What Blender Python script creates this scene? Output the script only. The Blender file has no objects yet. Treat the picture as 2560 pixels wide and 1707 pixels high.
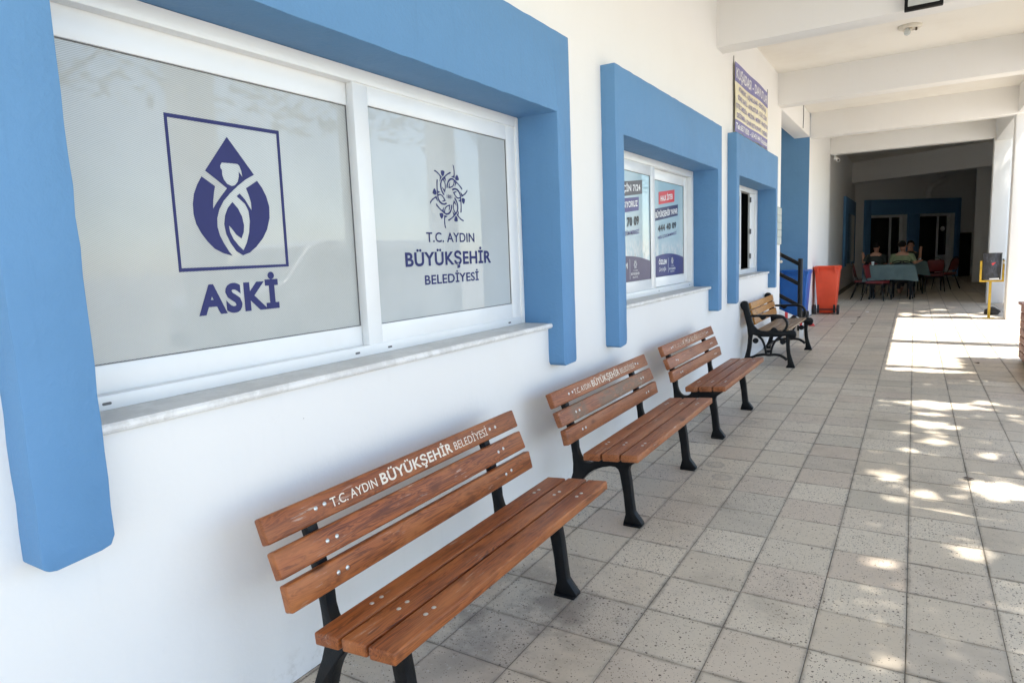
import bpy, bmesh, math, random
from mathutils import Vector, Matrix
from mathutils.geometry import tessellate_polygon
random.seed(11)
sc = bpy.context.scene
COL = sc.collection
R = math.radians
# ---------------------------------------------------------------- camera
cam_d = bpy.data.cameras.new('camera'); cam = bpy.data.objects.new('camera', cam_d); COL.objects.link(cam)
cam_d.sensor_fit = 'HORIZONTAL'; cam_d.sensor_width = 36.0; cam_d.lens = 36.0 * 1645.1927 / 2560
cam_d.clip_start = 0.05; cam_d.clip_end = 3000
CAM = Vector((1.7953857, -1.80440334, 1.43304348))
def cam_axes(yaw, pit, rol):
    f = Vector((-math.sin(yaw)*math.cos(pit), math.cos(yaw)*math.cos(pit), math.sin(pit)))
    r0 = Vector((math.cos(yaw), math.sin(yaw), 0)); u0 = r0.cross(f)
    return r0*math.cos(rol)+u0*math.sin(rol), u0*math.cos(rol)-r0*math.sin(rol), f
cr, cu, cf = cam_axes(0.549585914, -0.127353838, -0.0396819287)
m = Matrix.Identity(4)
for i in range(3):
    m[i][0] = cr[i]; m[i][1] = cu[i]; m[i][2] = -cf[i]; m[i][3] = CAM[i]
cam.matrix_world = m
sc.camera = cam
# ---------------------------------------------------------------- world, sun, exposure
SUN = Vector((1.0, -0.09, 1.82)).normalized()          # towards the sun
w = bpy.data.worlds.new('World'); sc.world = w; w.use_nodes = True
nt = w.node_tree; nt.nodes.clear()
sky = nt.nodes.new('ShaderNodeTexSky'); sky.sky_type = 'NISHITA'; sky.sun_disc = False
sky.sun_elevation = math.asin(SUN.z); sky.sun_rotation = math.atan2(SUN.x, SUN.y)
sky.air_density = 1.0; sky.dust_density = 0.5; sky.ozone_density = 1.0
bg = nt.nodes.new('ShaderNodeBackground'); bg.inputs['Strength'].default_value = 0.15
ow = nt.nodes.new('ShaderNodeOutputWorld')
nt.links.new(sky.outputs[0], bg.inputs[0]); nt.links.new(bg.outputs[0], ow.inputs[0])
sd = bpy.data.lights.new('sun', 'SUN'); sd.energy = 4.2; sd.angle = R(0.53); sd.color = (1.0, 0.955, 0.88)
so = bpy.data.objects.new('sun', sd); COL.objects.link(so)
so.rotation_euler = SUN.to_track_quat('Z', 'Y').to_euler(); so.location = (12, 0, 20)
vs = sc.view_settings
sc.display_settings.display_device = 'sRGB'
vs.view_transform = 'Standard'; vs.look = 'None'; vs.exposure = 1.72; vs.gamma = 1.0; vs.use_curve_mapping = False
sc.cycles.max_bounces = 10; sc.cycles.diffuse_bounces = 7; sc.cycles.glossy_bounces = 4
sc.cycles.use_denoising = True
sc.cycles.sample_clamp_indirect = 8.0
# ---------------------------------------------------------------- mesh helpers
class MB:
    def __init__(s): s.v = []; s.f = []
    def add(s, vs_, fs):
        o = len(s.v); s.v += [tuple(p) for p in vs_]; s.f += [tuple(i+o for i in f) for f in fs]; return s
    def box(s, x0, x1, y0, y1, z0, z1):
        return s.add([(x0,y0,z0),(x1,y0,z0),(x1,y1,z0),(x0,y1,z0),(x0,y0,z1),(x1,y0,z1),(x1,y1,z1),(x0,y1,z1)],
                     [(0,3,2,1),(4,5,6,7),(0,1,5,4),(1,2,6,5),(2,3,7,6),(3,0,4,7)])
    def prism(s, poly, a0, a1, axis):
        k = {'x': lambda p, a: (a, p[0], p[1]), 'y': lambda p, a: (p[0], a, p[1]), 'z': lambda p, a: (p[0], p[1], a)}[axis]
        n = len(poly)
        return s.add([k(p, a0) for p in poly]+[k(p, a1) for p in poly],
                     [tuple(range(n))[::-1], tuple(range(n, 2*n))]+[(i, (i+1) % n, n+(i+1) % n, n+i) for i in range(n)])
    def sheet(s, loops, a, axis='x', thick=0.0012):
        """flat shape with holes, a thin solid: front at a"""
        k = {'x': lambda p, t: (a-t, p[0], p[1]), 'y': lambda p, t: (p[0], a+t, p[1])}[axis]
        tr = tessellate_polygon([[Vector((p[0], p[1], 0)) for p in L] for L in loops])
        fl = [p for L in loops for p in L]; n = len(fl)
        fs = [tuple(t) for t in tr]+[tuple(i+n for i in t)[::-1] for t in tr]
        o = 0
        for L in loops:
            q = len(L); fs += [(o+i, o+(i+1) % q, n+o+(i+1) % q, n+o+i) for i in range(q)]; o += q
        return s.add([k(p, 0) for p in fl]+[k(p, thick) for p in fl], fs)
    def tube(s, pts, r, n=8, caps=True):
        pts = [Vector(p) for p in pts]; rs = r if isinstance(r, (list, tuple)) else [r]*len(pts)
        rings = []; prev = None
        for i, p in enumerate(pts):
            t = (pts[min(i+1, len(pts)-1)]-pts[max(i-1, 0)]).normalized()
            a = (prev-t*prev.dot(t)) if prev is not None else (Vector((0,0,1)) if abs(t.z) < .9 else Vector((1,0,0)))
            if prev is None: a = a-t*a.dot(t)
            a.normalize(); b = t.cross(a); prev = a
            rings.append([p+(a*math.cos(2*math.pi*k/n)+b*math.sin(2*math.pi*k/n))*rs[i] for k in range(n)])
        fs = []
        for i in range(len(pts)-1):
            for k in range(n):
                fs.append((i*n+k, i*n+(k+1) % n, (i+1)*n+(k+1) % n, (i+1)*n+k))
        if caps: fs += [tuple(range(n))[::-1], tuple((len(pts)-1)*n+k for k in range(n))]
        return s.add([q for g in rings for q in g], fs)
    def lathe(s, prof, c=(0,0,0), n=24, ax='z'):
        vs_ = []
        for (r, z) in prof:
            for k in range(n):
                a = 2*math.pi*k/n; q = (r*math.cos(a), r*math.sin(a), z)
                if ax == 'x': q = (q[2], q[0], q[1])
                if ax == 'y': q = (q[0], q[2], q[1])
                vs_.append((q[0]+c[0], q[1]+c[1], q[2]+c[2]))
        fs = []
        for i in range(len(prof)-1):
            for k in range(n): fs.append((i*n+k, i*n+(k+1) % n, (i+1)*n+(k+1) % n, (i+1)*n+k))
        fs += [tuple(range(n))[::-1], tuple((len(prof)-1)*n+k for k in range(n))]
        return s.add(vs_, fs)
    def mesh(s, name, mat, bevel=0, seg=2, smooth=35):
        me = bpy.data.meshes.new(name); me.from_pydata(s.v, [], s.f)
        b = bmesh.new(); b.from_mesh(me)
        bmesh.ops.recalc_face_normals(b, faces=b.faces)
        if bevel:
            es = [e for e in b.edges if len(e.link_faces) == 2 and e.calc_face_angle(0) > R(25)]
            bmesh.ops.bevel(b, geom=es, offset=bevel, segments=seg, profile=0.5, affect='EDGES', clamp_overlap=True)
        b.to_mesh(me); b.free()
        if smooth:
            for p in me.polygons: p.use_smooth = True
            me.set_sharp_from_angle(angle=R(smooth))
        if mat: me.materials.append(mat)
        return me
    def build(s, name, mat, parent=None, bevel=0, seg=2, smooth=35):
        return link(name, s.mesh(name, mat, bevel, seg, smooth), parent)
def link(name, data, parent=None, loc=None):
    o = bpy.data.objects.new(name, data); COL.objects.link(o)
    if parent is not None: o.parent = parent
    if loc is not None: o.location = loc
    return o
def tag(o, label=None, cat=None, group=None, kind=None):
    if label: o['label'] = label
    if cat: o['category'] = cat
    if group: o['group'] = group
    if kind: o['kind'] = kind
    return o
def thing(name, label, cat, loc=(0,0,0), rz=0, group=None):
    o = link(name, None, None, loc); o.rotation_euler = (0,0,rz); o.empty_display_size = 0.2
    return tag(o, label, cat, group)
def dup(o, parent=None):
    c = o.copy(); COL.objects.link(c)
    if parent is not None: c.parent = parent
    for ch in list(o.children): dup(ch, c)
    return c
def arc(cx, cy, r, a0, a1, n):
    return [(cx+r*math.cos(R(a0+(a1-a0)*i/n)), cy+r*math.sin(R(a0+(a1-a0)*i/n))) for i in range(n+1)]
# ---------------------------------------------------------------- materials
class NT:
    def __init__(s, name):
        s.m = bpy.data.materials.new(name); s.m.use_nodes = True; s.t = s.m.node_tree
        s.b = s.t.nodes['Principled BSDF']
    def _in(s, sock, v):
        if v is None: return
        if isinstance(v, bpy.types.NodeSocket): s.t.links.new(v, sock)
        elif hasattr(sock, 'default_value'):
            dv = sock.default_value
            if hasattr(dv, '__len__'):
                v = tuple(v) if hasattr(v, '__len__') else (v,)*len(dv)
                if len(v) < len(dv): v = v+(1.0,)*(len(dv)-len(v))
            sock.default_value = v
    def node(s, typ, ins=(), **kw):
        n = s.t.nodes.new(typ)
        for k, v in kw.items(): setattr(n, k, v)
        if isinstance(ins, dict):
            for k, v in ins.items(): s._in(n.inputs[k], v)
        else:
            for i, v in enumerate(ins): s._in(n.inputs[i], v)
        return n
    def math(s, op, a, b=None, c=None, clamp=False):
        return s.node('ShaderNodeMath', (a, b, c), operation=op, use_clamp=clamp).outputs[0]
    def vmath(s, op, a, b=None, c=None):
        n = s.node('ShaderNodeVectorMath', (a, b, c), operation=op); return n.outputs[1] if op in ('LENGTH', 'DISTANCE') else n.outputs[0]
    def mix(s, fac, a, b, blend='MIX'):
        n = s.t.nodes.new('ShaderNodeMix'); n.data_type = 'RGBA'; n.blend_type = blend
        s._in(n.inputs[0], fac); s._in(n.inputs[6], a); s._in(n.inputs[7], b); return n.outputs[2]
    def noise(s, vec, scale, detail=3, rough=0.55, out=0):
        return s.node('ShaderNodeTexNoise', {'Vector': vec, 'Scale': scale, 'Detail': detail, 'Roughness': rough}).outputs[out]
    def ramp(s, v, lo, hi, a=0.0, b=1.0):
        return s.node('ShaderNodeMapRange', (v, lo, hi, a, b), interpolation_type='SMOOTHSTEP').outputs[0]
    def pos(s): return s.node('ShaderNodeNewGeometry').outputs['Position']
    def obj(s): return s.node('ShaderNodeTexCoord').outputs['Object']
    def rnd(s): return s.node('ShaderNodeObjectInfo').outputs['Random']
    def mul(s, v, k): return s.node('ShaderNodeVectorMath', (v, k), operation='MULTIPLY').outputs[0]
    def bump(s, h, strength=0.2, dist=0.01):
        n = s.node('ShaderNodeBump', {'Height': h, 'Strength': strength, 'Distance': dist}); s.t.links.new(n.outputs[0], s.b.inputs['Normal'])
    def out(s, col=None, rough=None, metal=None, spec=None):
        s._in(s.b.inputs['Base Color'], col); s._in(s.b.inputs['Roughness'], rough); s._in(s.b.inputs['Metallic'], metal)
        s._in(s.b.inputs['Specular IOR Level'], spec); return s.m
def plain(name, col, rough=0.5, metal=0.0, var=0.06, scale=8.0, bump=0.0, spec=0.5):
    n = NT(name); p = n.obj(); k = n.noise(p, scale, 4)
    c = n.mix(n.math('MULTIPLY', n.ramp(k, .3, .7), 1.0), tuple(x*(1-var) for x in col), tuple(min(1, x*(1+var)) for x in col))
    if bump: n.bump(n.noise(p, scale*6, 3), bump, 0.004)
    return n.out(c, rough, metal, spec)
def paint(name, col, dirt=(.5,.47,.42), amount=.12, bump=.25):
    n = NT(name); p = n.pos()
    big = n.noise(p, 1.1, 4, .6); fine = n.noise(p, 55, 3); mid = n.noise(p, 9, 4, .65)
    c = n.mix(n.math('MULTIPLY', n.ramp(big, .45, .8), amount), col, dirt)
    c = n.mix(n.math('MULTIPLY', n.ramp(mid, .66, .76), .10), c, tuple(x*.75 for x in col))
    sp = n.node('ShaderNodeTexVoronoi', {'Vector': p, 'Scale': 7.5, 'Randomness': 1.0})
    st_ = n.noise(n.mul(p, (26, 26, 2.2)), 1.0, 4, .6)
    c = n.mix(n.math('MULTIPLY', n.ramp(st_, .56, .74), .16 if col[0] < .5 else .045), c, tuple(x*.72 for x in col))
    if col[0] > .5: c = _d(n, p, c)
    dot = n.math('MULTIPLY', n.math('LESS_THAN', sp.outputs['Distance'], .018), n.math('GREATER_THAN', n.node('ShaderNodeSeparateColor', (sp.outputs['Color'],)).outputs[0], .6))
    c = n.mix(n.math('MULTIPLY', dot, .55), c, tuple(x*.35 for x in col))
    h = n.math('ADD', n.math('MULTIPLY', n.noise(p, 3.2, 2), 1.6), n.math('ADD', n.math('MULTIPLY', fine, .22), n.math('MULTIPLY', mid, .5)))
    n.bump(h, bump, .012)
    return n.out(c, .62, 0, .35)
M = {}
def _d(n, p, c):
    z = n.node('ShaderNodeSeparateXYZ', (p,)).outputs[2]
    c = n.mix(n.math('MULTIPLY', n.math('MULTIPLY', n.ramp(z, .16, .0), n.ramp(n.noise(p, 16, 5, .7), .48, .70)), .40), c, (.42,.38,.33))
    sc1 = n.ramp(n.noise(n.mul(p, (20, 20, 60)), 1.0, 5, .75), .66, .74)
    return n.mix(n.math('MULTIPLY', n.math('MULTIPLY', sc1, n.ramp(z, 1.0, .5)), .22), c, (.40,.36,.32))
M['white'] = paint('white_wall_paint', (.81,.80,.78), (.72,.685,.63), .18, .22)
M['ceiling'] = paint('ceiling_paint', (.81,.785,.73), (.64,.58,.50), .36, .22)
M['blue'] = paint('blue_wall_paint', (.114,.262,.470), (.095,.225,.41), .5, .75)
M['navy'] = plain('navy_print', (.013,.018,.118), .6, 0, .05)
M['pvc'] = plain('white_pvc', (.79,.80,.80), .28, 0, .025, 3)
M['gasket'] = plain('grey_gasket', (.12,.12,.125), .5)
M['black'] = plain('black_cast_iron', (.0055,.006,.007), .42, 0, .25, 30, .18)
M['rail'] = plain('worn_black_steel', (.008,.008,.009), .35, 0, .3, 20, .2)
for k_, s_ in (('black', .22), ('rail', .3)): M[k_].node_tree.nodes['Principled BSDF'].inputs['Specular IOR Level'].default_value = s_
M['dark'] = plain('dark_interior', (.012,.012,.012), .9)  # near black, stands in for unlit rooms; also covers the leaning panel
M['screw'] = plain('zinc_screw', (.62,.62,.60), .32, .85)
M['letter'] = plain('cream_carved_paint', (.74,.68,.58), .7, 0, .12, 60)
M['chrome'] = plain('pale_metal', (.5,.5,.5), .35, .6)
def marble():
    n = NT('marble'); p = n.pos(); d = n.noise(p, 5, 5, .6, 1)
    v = n.noise(n.vmath('ADD', n.mul(p, (3,3,3)), n.mul(d, (2.2,2.2,2.2))), 2.0, 6, .65)
    c = n.mix(n.ramp(v, .42, .62), (.66,.65,.63), (.80,.795,.78))
    c = n.mix(n.math('MULTIPLY', n.ramp(n.noise(p, 14, 5, .7), .58, .72), .35), c, (.46,.43,.39))
    gz = n.node('ShaderNodeSeparateXYZ', (n.node('ShaderNodeNewGeometry').outputs['Normal'],)).outputs[2]
    c = n.mix(n.math('MULTIPLY', n.ramp(gz, .6, .95), .42), c, (.36,.34,.30))     # dust lying on the top
    n.bump(n.noise(p, 40, 4), .15, .004); return n.out(c, .38, 0, .5)
M['marble'] = marble()
def wood(name, dark, mid, light, scratch=.8, rough=.42, smudge=False):
    n = NT(name); p = n.obj(); r = n.rnd()
    off = n.node('ShaderNodeCombineXYZ', (n.math('MULTIPLY', r, 17.0), n.math('MULTIPLY', r, 31.0), n.math('MULTIPLY', r, 7.0))).outputs[0]
    q = n.vmath('ADD', p, off)
    wv = n.noise(n.mul(q, (9, .9, 9)), 2.2, 2, .5)                    # slow bend of the grain
    g = n.noise(n.vmath('ADD', n.mul(q, (150, 2.2, 150)), n.mul(n.node('ShaderNodeCombineXYZ', (wv, 0.0, wv)).outputs[0], (26,0,26))), 1.0, 3, .6)
    c = n.mix(n.ramp(g, .38, .60), tuple(x*.9 for x in dark), mid)
    c = n.mix(n.math('MULTIPLY', n.ramp(n.noise(n.mul(q, (6, 1.3, 6)), 2.0, 4), .40, .72), .65), c, light)
    c = n.mix(n.math('MULTIPLY', n.ramp(n.noise(n.mul(q, (8, 4, 8)), 1.6, 3), .58, .72), .55), c, tuple(x*.62 for x in dark))
    kn = n.node('ShaderNodeTexVoronoi', {'Vector': n.mul(q, (7, 2.6, 7)), 'Scale': 1.0}).outputs['Distance']
    c = n.mix(n.math('MULTIPLY', n.ramp(kn, .13, .04), .8), c, tuple(x*.35 for x in dark))
    if smudge:
        yy = n.node('ShaderNodeSeparateXYZ', (p,)).outputs[1]
        b1 = n.math('MULTIPLY', n.ramp(yy, -.62, -.54), n.ramp(yy, -.36, -.42)); b2 = n.math('MULTIPLY', n.ramp(yy, -.26, -.16), n.ramp(yy, .58, .46))
        c = n.mix(n.math('MULTIPLY', n.math('MULTIPLY', n.math('ADD', b1, b2), n.ramp(n.noise(n.mul(p, (30, 12, 30)), 1.0, 4, .7), .36, .56)), .75), c, (.15,.105,.065))
    s1 = n.ramp(n.noise(n.mul(q, (110, 9, 110)), 1.0, 5, .72), .54, .64)
    s2 = n.ramp(n.noise(n.mul(q, (9, 3.2, 9)), 1.5, 3, .6), .56, .70)
    s3 = n.math('MULTIPLY', s1, s2)
    c = n.mix(n.math('MULTIPLY', s3, scratch), c, (.56,.47,.40))
    c = n.mix(n.math('MULTIPLY', n.math('SUBTRACT', r, .5), .5), c, (.9,.45,.25) if False else tuple(x*.55 for x in mid))
    n.bump(n.math('ADD', n.math('MULTIPLY', g, .5), n.math('MULTIPLY', s3, .4)), .18, .002)
    return n.out(c, n.math('ADD', n.math('MULTIPLY', s3, .35), rough), 0, .4)
M['wood'] = wood('stained_orange_wood', (.150,.037,.009), (.315,.090,.022), (.46,.165,.050))
M['wood2'] = wood('faded_orange_wood', (.21,.064,.022), (.35,.118,.042), (.43,.175,.075), .75)
M['wood_smudged'] = wood('smudged_orange_wood', (.19,.062,.024), (.305,.110,.045), (.39,.165,.080), .6, .42, True)
M['oak'] = wood('golden_varnished_wood', (.36,.150,.024), (.50,.215,.036), (.58,.29,.07), .25)
M['oakgrey'] = wood('weathered_seat_wood', (.23,.140,.070), (.36,.245,.150), (.46,.37,.28), .6)
M['planter'] = wood('red_brown_planks', (.21,.085,.06), (.33,.15,.115), (.47,.28,.23), .6, .6)
GX, GY, TS = .015, 0.0, .3
def tile_mat():
    n = NT('terrazzo_tile'); p = n.pos(); s = n.node('ShaderNodeSeparateXYZ', (p,)).outputs
    u = n.math('DIVIDE', n.math('SUBTRACT', s[0], GX), TS); v = n.math('DIVIDE', s[1], TS)
    cell = n.node('ShaderNodeCombineXYZ', (n.math('FLOOR', u), n.math('FLOOR', v), 0.0)).outputs[0]
    wn = n.node('ShaderNodeTexWhiteNoise', (cell,)); rv = wn.outputs['Value']; rc = n.node('ShaderNodeSeparateColor', (wn.outputs['Color'],)).outputs
    q = n.vmath('ADD', n.node('ShaderNodeCombineXYZ', (s[0], s[1], 0.0)).outputs[0], n.mul(wn.outputs['Color'], (50,50,0)))
    c = n.mix(rv, (.545,.468,.365), (.640,.566,.455))
    c = n.mix(n.math('MULTIPLY', n.ramp(rc[1], .62, .95), .5), c, (.525,.425,.345))          # pinkish tiles
    c = n.mix(n.math('MULTIPLY', n.ramp(rc[2], .72, .95), .5), c, (.44,.405,.335))          # greyer tiles
    c = n.mix(n.math('MULTIPLY', n.ramp(n.noise(q, 60, 4, .7), .45, .75), .25), c, (.42,.37,.31))
    dq = n.vmath('ADD', q, n.mul(n.noise(q, 130, 2, .5, 1), (.010,.010,0)))
    chips = None
    for sc_, keep, rad in ((66, .70, .32), (105, .64, .32), (185, .58, .33)):
        vo = n.node('ShaderNodeTexVoronoi', {'Vector': dq, 'Scale': float(sc_)})
        vc = n.node('ShaderNodeSeparateColor', (vo.outputs['Color'],)).outputs
        kk = n.math('SUBTRACT', keep+.125, n.math('MULTIPLY', rc[0], .24)) if True else keep
        msk = n.math('MULTIPLY', n.ramp(vo.outputs['Distance'], rad, rad-.07), n.math('GREATER_THAN', vc[0], n.math('ADD', kk, .17)))
        chips = msk if chips is None else n.math('MAXIMUM', chips, msk)
    cc = n.mix(n.noise(q, 40, 1), (.040,.022,.016), (.12,.085,.062))
    c = n.mix(n.math('MULTIPLY', chips, .95), c, cc)
    # dirt creeping in from the joints, and stains
    fu = n.math('FRACT', u); fv = n.math('FRACT', v)
    e = n.math('MINIMUM', n.math('MINIMUM', fu, n.math('SUBTRACT', 1.0, fu)), n.math('MINIMUM', fv, n.math('SUBTRACT', 1.0, fv)))
    en = n.math('ADD', e, n.math('MULTIPLY', n.math('SUBTRACT', n.noise(p, 9, 5, .7), .5), .16))
    c = n.mix(n.math('MULTIPLY', n.math('MULTIPLY', n.ramp(en, .06, -.03), n.ramp(n.noise(p, .9, 3), .30, .62, .5, 1.0)), .88), c, (.13,.11,.085))
    st = n.noise(p, 1.7, 6, .68)
    c = n.mix(n.math('MULTIPLY', n.ramp(st, .48, .76), .55), c, (.27,.23,.18))
    c = n.mix(n.math('MULTIPLY', n.ramp(n.noise(p, 14, 4, .6), .64, .74), .30), c, (.26,.22,.17))
    # stain under the first bench and the two worn rings beside the bench feet
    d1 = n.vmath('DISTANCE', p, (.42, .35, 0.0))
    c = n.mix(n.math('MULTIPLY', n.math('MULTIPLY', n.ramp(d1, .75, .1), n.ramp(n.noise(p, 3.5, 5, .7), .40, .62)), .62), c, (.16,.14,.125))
    for rx, ry in ((.698,2.531), (.67,3.749), (.80,2.30)):
        dr = n.vmath('DISTANCE', n.node('ShaderNodeCombineXYZ', (s[0], s[1], 0.0)).outputs[0], (rx, ry, 0.0))
        ring = n.math('MAXIMUM', n.math('MULTIPLY', n.ramp(n.math('ABSOLUTE', n.math('SUBTRACT', dr, .052)), .022, .004), .8), n.math('MULTIPLY', n.ramp(dr, .06, .03), .35))
        c = n.mix(n.math('MULTIPLY', ring, .5), c, (.20,.18,.155))
    # pale lime splashes near the wall
    c = n.mix(n.math('MULTIPLY', n.math('MULTIPLY', n.ramp(s[0], .75, .2), n.ramp(n.noise(p, 26, 5, .75), .60, .68)), .55), c, (.72,.71,.69))
    n.bump(n.math('ADD', n.math('MULTIPLY', n.noise(p, 90, 3), .35), n.math('MULTIPLY', n.noise(p, 6, 3), .7)), .12, .004)
    return n.out(c, n.math('ADD', n.math('MULTIPLY', n.noise(p, 5, 4), .30), .30), 0, .42)
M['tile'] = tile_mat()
M['grout'] = plain('dark_grout', (.135,.115,.09), .95, 0, .35, 12)
M['asphalt'] = plain('pale_paving', (.47,.43,.365), .9, 0, .12, 3, .2)
M['kerb'] = plain('kerb_concrete', (.42,.41,.39), .9, 0, .1, 6, .2)
def film(name, col, dots=True):
    n = NT(name); p = n.pos(); c = n.mix(n.ramp(n.noise(p, 2.2, 3), .3, .7), tuple(x*.95 for x in col), tuple(x*1.04 for x in col))
    if dots:
        s = n.node('ShaderNodeSeparateXYZ', (p,)).outputs
        a = n.math('SINE', n.math('MULTIPLY', s[1], 2*math.pi/.0058)); b = n.math('SINE', n.math('MULTIPLY', n.math('ADD', s[2], n.math('MULTIPLY', s[1], .5)), 2*math.pi/.0058))
        c = n.mix(n.math('MULTIPLY', n.ramp(n.math('MULTIPLY', a, b), .1, .75), .75), c, (.13,.135,.135))
    n.b.inputs['Coat Weight'].default_value = 1.0; n.b.inputs['Coat Roughness'].default_value = .03; n.b.inputs['Coat IOR'].default_value = 1.42
    return n.out(c, .55, 0, .3)
M['film'] = film('perforated_window_film', (.52,.54,.525))
M['film2'] = film('frosted_window_film', (.47,.50,.505), False)
def poster(name, top, low):
    n = NT(name); p = n.pos(); z = n.node('ShaderNodeSeparateXYZ', (p,)).outputs[2]
    c = n.mix(n.ramp(z, 2.05, 1.55), top, low)
    k = n.noise(n.mul(p, (40, 40, 14)), 1.0, 4, .65)
    band = n.math('MULTIPLY', n.ramp(z, 1.57, 1.46), n.ramp(k, .40, .60))
    c = n.mix(n.math('MULTIPLY', band, .75), c, (.66,.67,.66))
    k2 = n.noise(n.mul(p, (34, 34, 9)), 1.3, 3, .6)
    c = n.mix(n.math('MULTIPLY', n.math('MULTIPLY', n.ramp(z, 1.55, 1.47), n.ramp(k2, .60, .68)), .55), c, (.18,.15,.15))
    n.b.inputs['Coat Weight'].default_value = .8; n.b.inputs['Coat Roughness'].default_value = .02
    return n.out(c, .5, 0, .3)
M['poster'] = poster('blue_sky_poster', (.33,.50,.58), (.42,.55,.60))
M['ink_white'] = plain('white_print', (.82,.82,.82), .4, 0, .02)
M['ink_dark'] = plain('dark_print', (.020,.020,.026), .4)
M['ink_red'] = plain('red_print', (.60,.035,.045), .4)
M['ink_navy'] = plain('navy_label_print', (.020,.024,.10), .4)
M['ink_grey'] = plain('grey_label_print', (.085,.080,.095), .4)
M['ink_purple'] = plain('purple_label_print', (.085,.075,.23), .4)
M['hillblue'] = plain('indigo_print', (.028,.030,.155), .35)
M['hillgrey'] = plain('violet_grey_print', (.095,.080,.150), .35)
M['cream'] = plain('cream_banner_vinyl', (.78,.72,.53), .5, 0, .05)
M['bannerblue'] = plain('violet_blue_banner_print', (.185,.175,.40), .5, 0, .08)
M['orange'] = plain('orange_plastic', (.70,.068,.022), .42, 0, .07, 4)
M['bluebin'] = plain('blue_plastic', (.010,.115,.43), .40, 0, .08, 4)
M['rubber'] = plain('dark_rubber', (.022,.022,.023), .75)
M['yellow'] = plain('yellow_painted_steel', (.62,.40,.025), .45, 0, .15, 14, .2)
def can_mat():
    n = NT('scuffed_dark_steel'); p = n.obj()
    c = n.mix(n.ramp(n.noise(n.mul(p, (9,9,5)), 1.4, 5, .7), .42, .70), (.040,.043,.050), (.085,.095,.125))
    c = n.mix(n.math('MULTIPLY', n.ramp(n.noise(n.mul(p, (40,40,8)), 1.0, 4, .7), .62, .70), .6), c, (.30,.31,.34))
    return n.out(c, .5, 0, .4)
M['can'] = can_mat()
M['redflag'] = plain('red_sticker', (.66,.05,.05), .5)
M['redvinyl'] = plain('red_upholstery', (.125,.006,.008), .5, 0, .1)
M['cloth'] = plain('grey_green_tablecloth', (.075,.115,.115), .8, 0, .10, 5, .1)
M['skin'] = plain('skin', (.40,.20,.13), .55)
M['greenshirt'] = plain('olive_green_fabric', (.17,.21,.115), .9, 0, .12, 14, .2)
M['darkshirt'] = plain('dark_fabric', (.020,.026,.022), .9, 0, .15, 14, .2)
M['trouser'] = plain('black_fabric', (.018,.018,.02), .9)
M['hair'] = plain('black_hair', (.010,.008,.007), .9, 0, .3, 60)
M['hair'].node_tree.nodes['Principled BSDF'].inputs['Specular IOR Level'].default_value = .1
M['glassdark'] = plain('dark_glass', (.015,.017,.018), .08, 0, .05, 2, 0, .7)
M['lampglass'] = plain('pale_lamp_glass', (.55,.58,.57), .15, 0, .05)
M['offwhite'] = plain('yellowed_plastic', (.66,.61,.52), .45, 0, .1, 12)
M['greybox'] = plain('pale_grey_enamel', (.50,.53,.49), .5, 0, .06)
M['stone'] = plain('dark_stone', (.05,.045,.04), .95, 0, .3, 14, .6)
M['bark'] = plain('bark', (.11,.085,.065), .95, 0, .3, 9, .6)
M['carwhite'] = plain('white_car_paint', (.78,.79,.80), .22)
def leaf_mat():
    n = NT('leaf'); p = n.pos(); c = n.mix(n.noise(p, 7, 2), (.045,.075,.020), (.10,.135,.040)); n.b.inputs['Transmission Weight'].default_value = 0.0
    return n.out(c, .5, 0, .4)
M['leaf'] = leaf_mat()

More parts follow.
